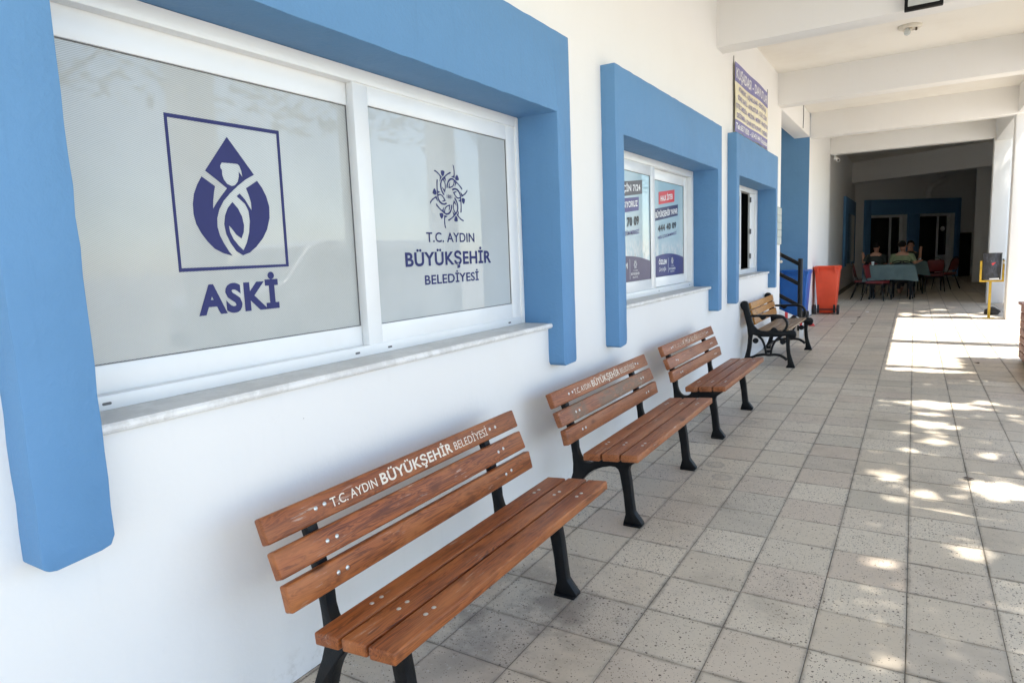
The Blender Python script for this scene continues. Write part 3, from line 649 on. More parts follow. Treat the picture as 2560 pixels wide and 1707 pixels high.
# ================================================================ benches along the wall
FR = [(.172,.70),(.178,.66),(.198,.60),(.225,.50),(.244,.42),(.253,.356),(.257,.30),(.254,.245),(.238,.198),(.222,.166),(.196,.105),(.165,.045),(.148,.014),(.148,0),(.238,0),(.242,.02),
      (.262,.09),(.272,.122),(.284,.160),(.300,.196),(.318,.223),(.347,.254),(.386,.281),(.431,.300),(.475,.311),(.504,.311),(.519,.301),(.528,.282),(.547,.170),(.557,.062),(.545,.016),(.543,0),
      (.640,0),(.650,.012),(.648,.022),(.606,.075),(.599,.126),(.588,.233),(.577,.300),(.583,.323),(.619,.351),(.662,.386),(.660,.400),(.398,.377),(.390,.338),(.378,.323),(.357,.313),(.330,.313),(.308,.325),(.293,.350),(.283,.385),(.281,.42),(.275,.455),(.258,.51),(.240,.575),(.222,.632),(.204,.70)]
SLATS = [((.216,.719),(.245,.643)), ((.254,.623),(.285,.545)), ((.298,.529),(.316,.449))]
LB = 1.43
def bar_matrix(p0, p1, th, sgn):
    """local frame of a slat: x across (p0->p1), y along the bench, z outward normal"""
    a = Vector((p1[0]-p0[0], 0, p1[1]-p0[1])); wdt = a.length; a.normalize(); n = a.cross(Vector((0,1,0)))*1.0
    if (sgn == 'back' and n.x < 0) or (sgn == 'seat' and n.z < 0): n = -n
    c = Vector(((p0[0]+p1[0])/2, LB/2, (p0[1]+p1[1])/2))-n*th/2
    yv = n.cross(a)
    mm = Matrix(((a.x, yv.x, n.x, c.x), (a.y, yv.y, n.y, c.y), (a.z, yv.z, n.z, c.z), (0,0,0,1)))
    return mm, wdt
screw_me = MB().lathe([(.0076, -.002), (.0076, .0006), (.0062, .0022), (.003, .0031)], (0,0,0), 12).mesh('screw', M['screw'])
rb = random.Random(3)
def slat(bench, p0, p1, th, sgn, mat, worn=0):
    mm, wdt = bar_matrix(p0, p1, th, sgn)
    mb = MB(); n = 22; h = LB/2
    o = MB().box(-wdt/2, wdt/2, -h+rb.uniform(-.004, .004), h+rb.uniform(-.004, .004), -th/2, th/2).build('slat', mat, bench, .0065, 3)
    o.matrix_local = mm
    flip = 1 if mm.to_3x3().col[1].y > 0 else -1
    for s_ in (.190, .231, 1.206, 1.247):
        q = link('screw', screw_me, o, (rb.uniform(-.003, .003), flip*(s_-h+rb.uniform(-.003, .003)), th/2))
        q.rotation_euler = (0, 0, rb.uniform(0, 3))
    return o, mm, wdt, flip
def make_bench(label, pose, wmat, fade):
    b = thing('bench', label, 'bench', (pose[0], pose[1], 0), pose[2], 'slatted benches in a row along the wall')
    for k, (p0, p1) in enumerate(SLATS):
        o, mm, wdt, fp = slat(b, p0, p1, .035, 'back', M['wood_smudged'] if (k == 1 and fade == 1) else wmat)
        if k == 1 and fade == 1: o['label'] = 'back slat with a long dark smudge'
        if k == 0:
            # carved lettering; local x runs from the top edge (p0) down to p1
            def mp(s0, s1, r0, r1):
                def f(s, t):
                    S = s0+(s1-s0)*s; Rr = r1+(r0-r1)*t          # fraction down the slat: r1 baseline, r0 cap
                    return (-wdt/2+wdt*Rr, fp*(S-LB/2), .0175+.0007)
                return f
            lm = LET[fade]
            lettering('T.C. AYDIN', mp(.252, .468, .33, .72), lm, o, bold=.006, split=fade == 0)
            lettering('BÜYÜKŞEHİR', mp(.489, .915, .24, .755), lm, o, bold=.022, split=fade < 2)
            lettering('BELEDİYESİ', mp(.932, 1.180, .315, .725), lm, o, bold=-.004, split=fade == 0)
    a, e = Vector((.395,.417)), Vector((.690,.440)); gp = .011
    u_ = (e-a); L = u_.length; u_.normalize(); ww = (L-2*gp)/3
    for k in range(3):
        p0 = a+u_*(k*(ww+gp)); p1 = p0+u_*ww
        slat(b, p0, p1, .038, 'seat', wmat)
    for s_ in (.158, 1.168):
        sf_ = MB().prism(FR, s_, s_+.042, 'y').build('side_frame', M['black'], b, .004, 2)
        for u_b in (.575, .195): MB().lathe([(.011, -.002), (.011, .010), (.007, .014)], (u_b+.055 if u_b > .5 else u_b-.035, s_+.021, .014), 6).build('foot_bolt', M['rail'], sf_)
        MB().box(.548, .642, s_-.012, s_+.054, .0005, .010).box(.152, .236, s_-.012, s_+.054, .0005, .010).build('foot_plate', M['black'], sf_, .003)
    return b
def letter_mat(name, wear, base):
    n = NT(name); p = n.pos(); k = n.noise(p, 70, 5, .7)
    c = n.mix(n.ramp(k, .5-wear, .62-wear), (.70,.63,.53), base) if wear else n.mix(n.ramp(k, .55, .72), (.76,.70,.60), (.52,.40,.28))
    return n.out(c, .75, 0, .2)
LET = [letter_mat('cream_letter', 0, (0,0,0)), letter_mat('worn_letter', -.07, (.42,.19,.09)), letter_mat('nearly_gone_letter', .06, (.40,.19,.10))]
make_bench('nearest orange wooden bench with bright cream lettering under the big window', (0, -.648, .014), M['wood'], 0)
make_bench('middle wooden bench with a dark smudged second back slat', (-.025, 1.177, .003), M['wood2'], 1)
make_bench('farther wooden bench whose back lettering is worn away, in front of the cast iron bench', (-.037, 3.0, -.002), M['wood2'], 2)
# ---------------------------------------------------------------- cast iron bench with arm rests
def ribbon(path, wd):
    P = [Vector((p[0], p[1])) for p in path]; L = []; Rr = []
    for i, p in enumerate(P):
        t = (P[min(i+1, len(P)-1)]-P[max(i-1, 0)]).normalized(); nn = Vector((-t.y, t.x)); w_ = wd if not isinstance(wd, (list, tuple)) else wd[i]
        L.append(p+nn*w_/2); Rr.append(p-nn*w_/2)
    return [tuple(q) for q in L+Rr[::-1]]
def smooth_path(pts, n=5):
    out = []
    for i in range(len(pts)-1):
        p0 = pts[max(i-1, 0)]; p1 = pts[i]; p2 = pts[i+1]; p3 = pts[min(i+2, len(pts)-1)]
        for k in range(n):
            t = k/n
            out.append(tuple(.5*((2*p1[j])+(-p0[j]+p2[j])*t+(2*p0[j]-5*p1[j]+4*p2[j]-p3[j])*t*t+(-p0[j]+3*p1[j]-3*p2[j]+p3[j])*t**3) for j in range(len(p1))))
    return out+[tuple(pts[-1])]
b4 = thing('cast_iron_bench', 'park bench with black scrolled cast iron arms and golden slats below the ticket window', 'bench', (.008, 6.46, 0))
BACK = [(-.003,.751),(.004,.775),(.018,.790),(.038,.796),(.062,.793),(.080,.780),(.087,.762),(.098,.706),(.117,.628),(.140,.537),(.159,.492),(.196,.453),(.246,.435),(.307,.430),(.420,.436),(.535,.442),(.582,.450),(.605,.447),(.622,.434),(.633,.415),(.635,.395),(.627,.362),(.612,.349),(.595,.342),(.568,.341),(.535,.384),(.440,.368),(.356,.365),(.271,.363),(.209,.366),(.146,.387),(.139,.354),(.133,.290),(.129,.235),(.111,.116),(.088,.03),(.085,0),(-.012,0),(-.008,.02),(.026,.05),(.051,.106),(.076,.200),(.088,.300),(.091,.366),(.078,.483),(.052,.588),(.030,.679),(.004,.712)]
FLEG = [(.519,.40),(.567,.40),(.566,.335),(.563,.277),(.574,.169),(.598,.086),(.618,.030),(.624,.014),(.624,0),(.524,0),(.526,.014),(.543,.040),(.541,.09),(.535,.141),(.526,.218),(.521,.314)]
ARCH = ribbon(smooth_path([(.09,.095),(.149,.114),(.192,.132),(.272,.147),(.334,.143),(.394,.150),(.455,.144),(.503,.118),(.535,.09)]), .030)
BR1 = ribbon(smooth_path([(.205,.372),(.245,.335),(.272,.280),(.288,.220),(.300,.150)]), .024)
BR2 = ribbon(smooth_path([(.470,.372),(.425,.345),(.390,.295),(.364,.230),(.350,.150)]), .024)
ARM = ribbon(smooth_path([(.110,.612),(.200,.614),(.305,.616),(.400,.620),(.460,.614),(.505,.585),(.530,.540),(.530,.495),(.510,.455),(.490,.435)]), [.026]*46)
LUMP1 = [(.205,.606),(.228,.590),(.240,.572),(.258,.566),(.275,.574),(.290,.585),(.300,.607)]
LUMP2 = [(.325,.434),(.350,.452),(.362,.472),(.385,.480),(.408,.470),(.420,.452),(.445,.436)]
def cast_frame(y0):
    mb = MB(); fr = None
    mb.prism(BACK, y0, y0+.044, 'y')
    fr = mb.build('side_frame', M['black'], b4, .005, 2)
    for nme, poly, a, c in (('front_leg', FLEG, .002, .042), ('arch_brace', ARCH, .006, .038), ('curved_brace', BR1, .008, .036), ('curved_brace', BR2, .0085, .0355), ('arm_rest', ARM, -.006, .050)):
        MB().prism(poly, y0+a, y0+c, 'y').build(nme, M['black'], fr, .003, 2)
    k = MB().prism(LUMP1, y0+.010, y0+.034, 'y').prism(LUMP2, y0+.0105, y0+.0335, 'y')
    for cx_, cz_ in ((.176,.312), (.486,.310)):
        k.prism(arc(cx_, cz_, .033, 0, 345, 18), y0+.007, y0+.037, 'y')
    k.build('scroll_knob', M['black'], fr, .003, 2)
    MB().prism(arc(.325, .185, .020, 0, 345, 12), y0+.009, y0+.035, 'y').box(.300, .350, y0+.0092, y0+.0348, .196, .204).build('crown_knob', M['black'], fr, .003)
    return fr
cast_frame(0.0); cast_frame(1.52)
def plank(name, p0, p1, y0, y1, th, mat, par):
    a = Vector((p1[0]-p0[0], 0, p1[1]-p0[1])); wdt = a.length; a.normalize(); n = Vector((-a.z, 0, a.x))
    if n.z+n.x*.9 < 0: n = -n
    yv = n.cross(a); c = Vector(((p0[0]+p1[0])/2, (y0+y1)/2, (p0[1]+p1[1])/2))
    o = MB().box(-wdt/2, wdt/2, -(y1-y0)/2, (y1-y0)/2, -th/2, th/2).build(name, mat, par, .003, 2)
    o.matrix_local = Matrix(((a.x, yv.x, n.x, c.x), (a.y, yv.y, n.y, c.y), (a.z, yv.z, n.z, c.z), (0,0,0,1))); return o
for p0, p1 in (((.098,.766),(.114,.690)), ((.117,.678),(.136,.604)), ((.141,.588),(.162,.505))):
    plank('slat', p0, p1, .0445, 1.5195, .022, M['oak'], b4)
xs = [.165,.262,.360,.458]
for k, x in enumerate(xs):
    plank('slat', (x, .418+.006*k), (x+.090, .424+.006*k), .0445, 1.5195, .024, M['oakgrey'], b4)
MB().tube([(.31, .04, .245), (.31, 1.53, .245)], .009, 8).build('tie_rod', M['black'], b4)
# ================================================================ stair railing, wall box, barrier
rl = thing('stair_railing', 'black tube stair railing with an end post before the blue wheeled bin', 'railing', (0, 0, 0))
Y0 = 10.25
po = MB().lathe([(.040, -.14), (.040, 1.07), (.037, 1.078)], (.165, Y0, .14), 18).build('post', M['rail'], rl)
po['label'] = 'black tube end post'
for z in (1.118, .782, .418):
    MB().tube([(.150, Y0, z+.005), (-1.3, Y0, z+.005+1.45*.56)], .033, 14).build('rail', M['rail'], rl)
st = thing('stair', 'short flight of steps rising into the blue alcove behind the railing', 'stairs')
for k in range(4): MB().box(-1.398+.001, -.30-.28*k, 9.24, 11.6, .17*k+.001, .17*(k+1)).build('step', M['marble'], st, .006)
gx = thing('wall_box', 'pale grey box in five sections on the wall edge right of the ticket window', 'wall box')
for k in range(5):
    z = 1.462+.108*k; MB().box(.0005, .078, 8.55, 8.88, z, z+.104).build('section', M['greybox'], gx, .004)
MB().box(.0005, .07, 8.57, 8.86, 1.458, 2.006).build('backing', M['gasket'], gx)
pad = thing('padlock', 'small brass padlock hanging on the wall edge below the grey box', 'padlock')
MB().lathe([(.018, -.012), (.022, 0), (.018, .012)], (.055, 9.02, 1.20), 14, 'y').build('body', M['offwhite'], pad)
MB().tube([(.055-.012, 9.02, 1.215), (.05, 9.02, 1.30), (.045, 9.02, 1.40)], .003, 6).build('chain', M['gasket'], pad)
br = thing('barrier_board', 'red and white striped barrier board lying behind the cast iron bench', 'barrier')
A_, B_ = Vector((-.02, 9.28, .46)), Vector((.34, 9.18, .30))
segs = [(0,.30,0),(.30,.42,1),(.42,.62,0),(.62,.74,1),(.74,.90,0),(.90,1.0,1)]
for t0, t1, c in segs:
    p, q = A_+(B_-A_)*t0, A_+(B_-A_)*t1
    MB().prism([(p.x, p.z-.12), (q.x, q.z-.12), (q.x, q.z), (p.x, p.z)], 9.22, 9.25, 'y').build('stripe', M['redflag'] if c else M['ink_white'], br, .002)
MB().prism([(.30,0), (.36,0), (.36,.30), (.30,.30)], 9.226, 9.246, 'y').build('leg', M['ink_white'], br, .002)
MB().prism([(.0,0), (.05,0), (.05,.35), (.0,.35)], 9.226, 9.246, 'y').build('leg', M['ink_white'], br, .002)
rw = MB().prism([(-.05,0), (.05,0), (.02,.045), (-.045,.03)], -.03, .03, 'y').build('red_wedge', M['redflag'], None, .004); rw.location = (.27, 11.0, 0)
tag(rw, 'small red plastic wedge lying on the floor before the bins', 'wedge')
# ================================================================ wheeled bins
def make_bin(label, mat, x, y, wt, wb, h, d):
    t = thing('wheeled_bin', label, 'wheeled bin', (x, y, 0), 0, 'wheeled bins beside the alcove')
    zb = .10
    def fr_(w_, d0, d1, z): return [(-w_/2, d0, z), (w_/2, d0, z), (w_/2, d1, z), (-w_/2, d1, z)]
    P = fr_(wb, .10, d-.05, .02)+fr_(wb+.01, .05, d-.04, .16)+fr_(wt-.03, .012, d, h-.06)
    F = [(3,2,1,0)]+[(4*k+i, 4*k+(i+1) % 4, 4*k+4+(i+1) % 4, 4*k+4+i) for k in range(2) for i in range(4)]+[(8,9,10,11)]
    body = MB().add(P, F).build('body', mat, t, .014, 3)
    MB().box(-wt/2, wt/2, -.005, d+.015, h-.062, h-.022).build('rim', mat, t, .008, 2)
    lid = [(-.012, h-.021), (d+.03, h-.021), (d+.03, h-.005), (d*.6, h+.022), (.05, h+.012), (-.012, h-.002)]
    MB().prism(lid, -wt/2-.006, wt/2+.006, 'x').build('lid', mat, t, .008, 2)
    hd = MB().tube([(-wt*.34, -.002, h-.09), (-wt*.34, -.045, h-.02), (-wt*.34, -.05, h+.012), (wt*.34, -.05, h+.012), (wt*.34, -.045, h-.02), (wt*.34, -.002, h-.09)], .014, 8)
    hd.build('handle', mat, t)
    for s_ in (-1, 1): MB().box(s_*wt*.34-.018, s_*wt*.34+.018, -.03, .004, h-.13, h-.03).build('bracket', mat, t, .004)
    for s_ in (-1, 1): MB().box(s_*wb*.46-.018, s_*wb*.46+.018, .03, .10, .03, .20).build('axle_mount', M['rubber'], t, .004)
    MB().tube([(-wb/2-.075, .06, .100), (wb/2+.075, .06, .100)], .011, 8).build('axle', M['rubber'], t)
    for s_ in (-1, 1):
        xw = s_*(wb/2+.055)
        wh = MB().lathe([(.05, -.026), (.092, -.024), (.100, -.012), (.100, .012), (.092, .024), (.05, .026)], (xw, .06, .100), 22, 'x').build('wheel', M['rubber'], t)
        MB().lathe([(.030, -.029), (.030, .029)], (xw, .06, .100), 14, 'x').build('hub', M['gasket'], wh)
    return t
make_bin('orange wheeled bin seen from behind against the white wall', M['orange'], .268, 13.15, .475, .33, .975, .52)
make_bin('blue wheeled bin behind the black stair railing by the blue wall', M['bluebin'], -.165, 11.72, .54, .40, .955, .58)
# ================================================================ yellow litter bin, stone, scraps
lb = thing('litter_bin', 'dark dented litter bin with a red mark on a yellow post by the pillar', 'litter bin', (2.985, 12.83, 0))
MB().box(-.020, .020, -.02, .02, 0, .648).build('post', M['yellow'], lb, .003)
MB().box(-.09, .09, -.07, .07, -.002, .004).build('base_plate', M['yellow'], lb, .001)
fr = MB().box(-.165, .195, -.018, .018, .650, .682).box(-.165, -.133, -.0175, .0175, .683, 1.03).box(.163, .195, -.0175, .0175, .683, 1.03)
fr.build('yoke', M['yellow'], lb, .003)
can = MB().lathe([(.128, .695), (.132, .70), (.140, 1.15), (.144, 1.155), (.144, 1.165), (.136, 1.165), (.128, .80)], (.014, 0, 0), 36).build('can', M['can'], lb)
fl_ = []
for (a_, z) in ((-100, .985), (-72, 1.005), (-92, .945)):
    fl_.append((.014+.1405*math.cos(R(a_)), .1405*math.sin(R(a_)), z))
MB().add(fl_+[(p[0], p[1]*1.012, p[2]) for p in fl_], [(0,1,2), (3,5,4), (0,3,4,1), (1,4,5,2), (2,5,3,0)]).build('red_mark', M['redflag'], can, smooth=0)
MB().prism([(-.03,.70),(.11,.70),(.11,.725),(-.03,.72)], -.142, -.139, 'y').build('scrape', M['ink_white'], can, smooth=0)
MB().box(.158, .185, -.012, .012, 1.031, 1.06).build('hinge_lug', M['gasket'], lb, .002)
MB().box(.172, .196, -.0195, -.018, .97, 1.015).build('tag_plate', M['ink_white'], lb, .001)
def lump(name, x, y, rx, ry, rz, mat, seed, label, cat):
    b = bmesh.new(); bmesh.ops.create_icosphere(b, subdivisions=3, radius=1); rr = random.Random(seed)
    ph = [rr.uniform(0, 6) for _ in range(6)]
    for v in b.verts:
        k = 1+.14*math.sin(v.co.x*3+ph[0])*math.cos(v.co.y*4+ph[1])+.10*math.sin(v.co.z*6+ph[2]+v.co.x*5)
        v.co = Vector((v.co.x*rx*k, v.co.y*ry*k, max(v.co.z, -.55)*rz*k+rz*.55))
    me = bpy.data.meshes.new(name); b.to_mesh(me); b.free(); me.materials.append(mat)
    for p in me.polygons: p.use_smooth = True
    o = link(name, me, None, (x, y, 0)); return tag(o, label, cat)
lump('stone', 3.09, 13.5, .13, .10, .085, M['stone'], 4, 'dark rough stone lying at the foot of the pillar', 'stone')
def scrap(name, x, y, s, mat, label, cat, seed):
    rr = random.Random(seed); n = 9
    P = [(s*rr.uniform(.6, 1)*math.cos(2*math.pi*k/n), s*rr.uniform(.45, .8)*math.sin(2*math.pi*k/n), .004+rr.uniform(0, s*.35)) for k in range(n)]
    mb = MB().add(P+[(0, 0, s*.35)]+[(p[0], p[1], p[2]-.003) for p in P]+[(0, 0, s*.35-.003)], [(k, (k+1) % n, n) for k in range(n)]+[(n+1+(k+1) % n, n+1+k, 2*n+1) for k in range(n)]+[(k, n+1+k, n+1+(k+1) % n, (k+1) % n) for k in range(n)])
    o = mb.build(name, mat, None, smooth=0); o.location = (x, y, 0); return tag(o, label, cat)
scrap('paper_scrap', .998, 13.75, .045, M['ink_white'], 'crumpled white paper scrap on the floor right of the orange bin', 'paper', 1)
scrap('paper_scrap', .645, 12.2, .045, M['offwhite'], 'cream paper scrap on the floor just before the orange bin', 'paper', 2)
scrap('dry_leaf', .913, 12.6, .04, M['bark'], 'dark dry leaf on the floor between the two paper scraps', 'leaf', 3)
scrap('dry_leaf', .90, 11.4, .05, M['bark'], 'brown leaf on the floor beside a dark crack before the bins', 'leaf', 4)
scrap('dry_leaf', 2.458, 7.405, .03, M['bark'], 'small leaf on the shaded tiles near the plank planter', 'leaf', 5)
scrap('dry_leaf', 2.12, 2.86, .03, M['bark'], 'small dark leaf at the edge of a sun fleck', 'leaf', 6)
# ================================================================ plank planter at the right edge
pl = thing('planter', 'red brown wooden planter of horizontal planks at the sunny edge', 'planter', (2.875, 6.2, 0))
for k in range(7):
    z = .045+k*.088
    for (x0, x1, y0, y1) in ((0, .022, 0, 1.56), (.498, .52, 0, 1.56)):
        MB().box(x0, x1, y0, y1, z, z+.080).build('plank', M['planter'], pl, .004)
    for y0 in (0.001, 1.537): MB().box(.0225, .4975, y0, y0+.022, z, z+.080).build('plank', M['planter'], pl, .004)
MB().box(-.025, .10, -.03, 1.59, .661, .688).build('cap_board', M['planter'], pl, .004)
MB().box(.42, .545, -.03, 1.59, .661, .688).build('cap_board', M['planter'], pl, .004)
for yy in (.04, 1.48): MB().box(.03, .09, yy, yy+.05, 0, .655).build('corner_post', M['bark'], pl)
MB().box(.024, .496, .025, 1.535, .05, .56).build('soil', M['stone'], pl)
# ================================================================ lamps and camera overhead
cl = thing('ceiling_lamp', 'round ceiling lamp missing its cover, bare bulb showing', 'lamp', (1.665, 7.68, 3.95))
MB().lathe([(.125, 0), (.128, -.012), (.115, -.030), (.085, -.038), (.080, -.028), (.02, -.026)], (0, 0, 0), 32).build('base', M['offwhite'], cl)
MB().tube([(.02, 0, -.03), (-.01, -.02, -.055)], .020, 12).build('socket', M['offwhite'], cl)
MB().lathe([(.012, .02), (.030, -.005), (.036, -.03), (.028, -.055), (.008, -.066)], (-.025, -.03, -.045), 18).build('bulb', M['lampglass'], cl)
MB().box(.055, .075, -.01, .01, -.060, -.03).build('clip', M['bark'], cl)
fd = thing('floodlight', 'black framed floodlight on the first beam at the top edge', 'floodlight', (1.795, 5.30, 3.60))
bm_ = MB().box(-.145, .145, -.012, .030, -.165, .165).build('housing', M['black'], fd, .008, 2); bm_.rotation_euler = (R(-12), 0, 0)
g = MB().box(-.118, .118, -.0145, -.0115, -.135, .138).build('glass', M['lampglass'], bm_, .002)
MB().box(-.075, .075, -.0155, -.0140, -.09, .09).build('reflector', M['greybox'], bm_, .001)
MB().tube([(-.155, .02, .0), (-.155, .055, .0)], .008, 8).tube([(.155, .02, .0), (.155, .055, .0)], .008, 8).build('bracket', M['black'], fd)
MB().box(-.16, .16, .05, .059, -.02, .02).build('mount', M['black'], fd, .002)
cc = thing('security_camera', 'small white security camera hanging under the far beam corner', 'camera', (.10, 16.06, 3.56))
MB().lathe([(.05, 0), (.05, -.015), (.02, -.025)], (0, .05, 0), 16).build('base', M['ink_white'], cc)
MB().tube([(0, .05, -.02), (.0, .04, -.075), (.03, .02, -.10)], .014, 10).build('arm', M['greybox'], cc)
MB().tube([(.0, .06, -.085), (.09, -.10, -.16)], .036, 14).build('body', M['ink_white'], cc)
MB().tube([(.088, -.098, -.158), (.093, -.106, -.163)], .030, 14).build('lens', M['glassdark'], cc)
cb = MB().tube([(.005, 11.5, 3.94), (.008, 11.5, 3.75), (.004, 11.48, 3.53)], .006, 6).build('cable', M['gasket'])
tag(cb, 'short dark cable hanging down over the alcove lintel', 'cable')

# ================================================================ tables, chairs and people in the dark hall
def make_table(label, x0, x1, y0, y1, h, hem, rz=0):
    cx_, cy_ = (x0+x1)/2, (y0+y1)/2; w_, d_ = (x1-x0)/2, (y1-y0)/2
    t = thing('table', label, 'table', (cx_, cy_, 0), rz)
    MB().box(-w_+.01, w_-.01, -d_+.01, d_-.01, h-.035, h-.004).build('table_top', M['bark'], t, .003)
    for sx in (-1, 1):
        for sy in (-1, 1): MB().tube([(sx*(w_-.08), sy*(d_-.08), h-.035), (sx*(w_-.06), sy*(d_-.06), 0)], .02, 8).build('leg', M['black'], t)
    mb = MB(); n = 64; per = []
    for k in range(n):
        u = k/n*4; s_ = int(u); f_ = u-s_
        c = [(-w_, -d_), (w_, -d_), (w_, d_), (-w_, d_)]; a, b = c[s_], c[(s_+1) % 4]
        per.append((a[0]+(b[0]-a[0])*f_, a[1]+(b[1]-a[1])*f_, f_))
    rr = random.Random(2); P = []
    for lev, (z, o_) in enumerate(((h, 0), (h-.012, .008), (h-.15, .03), (hem, .07))):
        for k, (x, y, f_) in enumerate(per):
            corner = math.exp(-min(f_, 1-f_)*9); wav = .014*math.sin(k*1.9)*lev/3
            L = math.hypot(x/w_, y/d_); q = o_+wav+corner*.05*lev/3
            dx = (1 if abs(abs(x)-w_) < 1e-6 else 0)*math.copysign(1, x); dy = (1 if abs(abs(y)-d_) < 1e-6 else 0)*math.copysign(1, y)
            P.append((x+dx*q, y+dy*q, z-(corner*.05 if lev == 3 else 0)))
    F = [tuple(range(n))]+[(l*n+k, l*n+(k+1) % n, (l+1)*n+(k+1) % n, (l+1)*n+k) for l in range(3) for k in range(n)]
    c = mb.add(P, F).build('tablecloth', M['cloth'], None, smooth=60); c.location = (cx_, cy_, 0); c.rotation_euler = (0, 0, rz)
    return t, c
t1, c1 = make_table('front table in the dark hall, almost hidden by its grey green cloth', .80, 1.80, 17.22, 17.98, .862, .50)
tag(c1, 'grey green cloth on the front table near the red chairs', 'tablecloth')
t2, c2 = make_table('rear table in the dark hall where three men sit', 1.25, 2.08, 19.3, 20.1, .87, .54)
tag(c2, 'grey green cloth on the rear table in front of the seated men', 'tablecloth')
def cup(x, y, z, label):
    t = thing('glass', label, 'glass', (x, y, z)); MB().lathe([(.026, 0), (.034, .09), (.031, .09), (.024, .008)], (0,0,0), 14).build('tumbler', M['lampglass'], t); return t
cup(1.93, 19.5, .871, 'small pale glass on the right end of the rear table'); cup(.90, 17.4, .863, 'small pale glass on the left end of the front table')
def make_chair(label, x, y, rz, square=False, pad='redvinyl'):
    t = thing('chair', label, 'chair', (x, y, 0), rz, 'banquet chairs with red pads')
    MB().prism(arc(.17, .17, .045, 0, 90, 4)+arc(-.17, .17, .045, 90, 180, 4)+arc(-.18, -.17, .04, 180, 270, 4)+arc(.18, -.17, .04, 270, 360, 4), .425, .485, 'z').build('seat', M[pad], t, .012, 3)
    top = [(-.19,.56),(.19,.56),(.20,.70)]+([(.20,.86),(.17,.89),(-.17,.89),(-.20,.86)] if square else arc(0, .70, .20, 0, 180, 12))+[(-.20,.70)]
    tr = lambda mb: [(p[0], p[1]-(p[2]-.5)*.22, p[2]) for p in mb.v]
    mb = MB().prism(top, -.205, -.165, 'y'); mb.v = tr(mb); mb.build('backrest', M[pad], t, .010, 2)
    for s_ in (-1, 1):
        MB().tube([(s_*.20, .19, .43), (s_*.235, .245, 0)], .0135, 8).build('leg', M['black'], t)
        MB().tube([(s_*.205, -.13, .44), (s_*.22, -.18, .30), (s_*.235, -.29, 0)], .0135, 8).build('leg', M['black'], t)
    hoop = [(-.205,-.13,.43), (-.212,-.19,.56), (-.214,-.235,.72)]+[(.214*math.cos(R(180-a)), -.235-(.22*math.sin(R(a))*.20), .72+.215*math.sin(R(a))) for a in range(15, 180, 15)]+[(.214,-.235,.72), (.212,-.19,.56), (.205,-.13,.43)]
    MB().tube(hoop, .0125, 8).build('back_frame', M['black'], t)
    MB().tube([(-.21,.20,.40), (.21,.20,.40), (.21,-.14,.40), (-.21,-.14,.40), (-.21,.20,.40)], .011, 6).build('seat_frame', M['black'], t)
    return t
make_chair('leftmost red chair seen side on at the left end of the front table', .70, 17.62, R(-90))
make_chair('red chair in front of the front table, its seat pointing right', 1.03, 17.0, R(-108), True)
make_chair('red chair behind the left end of the front table, holding the man in black', .86, 19.15, R(-8))
make_chair('chair pushed under the front table, only its dark rounded back above the cloth', 1.58, 17.76, R(176), pad='trouser')
make_chair('chair holding the man in the olive green shirt', 1.50, 18.55, R(-10), pad='trouser')
make_chair('square backed red chair right of the rear table, its back to us', 2.28, 20.42, R(8), True)
make_chair('round backed dark red chair farthest right in the hall', 2.60, 21.5, R(60))
make_chair('chair holding the man who faces us behind the rear table', 1.72, 20.75, R(172))
def skin_mesh(name, joints, edges, mat, parent, sub=2, root=0):
    me = bpy.data.meshes.new(name); names = list(joints)
    me.from_pydata([joints[k][0] for k in names], [(names.index(a), names.index(b)) for a, b in edges], [])
    o = bpy.data.objects.new(name, me); COL.objects.link(o)
    sk = o.modifiers.new('skin', 'SKIN'); sk.use_smooth_shade = True
    if not me.skin_vertices: return None
    for i, k in enumerate(names):
        r_ = joints[k][1]; r_ = r_ if isinstance(r_, tuple) else (r_, r_)
        me.skin_vertices[0].data[i].radius = r_; me.skin_vertices[0].data[i].use_root = (i == root)
    sb = o.modifiers.new('sub', 'SUBSURF'); sb.levels = sub; sb.render_levels = sub
    dg = bpy.context.evaluated_depsgraph_get(); dg.update()
    m2 = bpy.data.meshes.new_from_object(o.evaluated_get(dg)); m2.name = name
    bpy.data.objects.remove(o); bpy.data.meshes.remove(me)
    m2.materials.clear(); m2.materials.append(mat)
    for p in m2.polygons: p.use_smooth = True
    return link(name, m2, parent)
def blob(name, c, r_, mat, parent, cut=None):
    b = bmesh.new(); bmesh.ops.create_uvsphere(b, u_segments=20, v_segments=14, radius=1)
    for v in b.verts: v.co = Vector((v.co.x*r_[0]+c[0], v.co.y*r_[1]+c[1], v.co.z*r_[2]+c[2]))
    if cut:
        bmesh.ops.delete(b, geom=[v for v in b.verts if cut(v.co)], context='VERTS')
    me = bpy.data.meshes.new(name); b.to_mesh(me); b.free(); me.materials.append(mat)
    for p in me.polygons: p.use_smooth = True
    return link(name, me, parent)
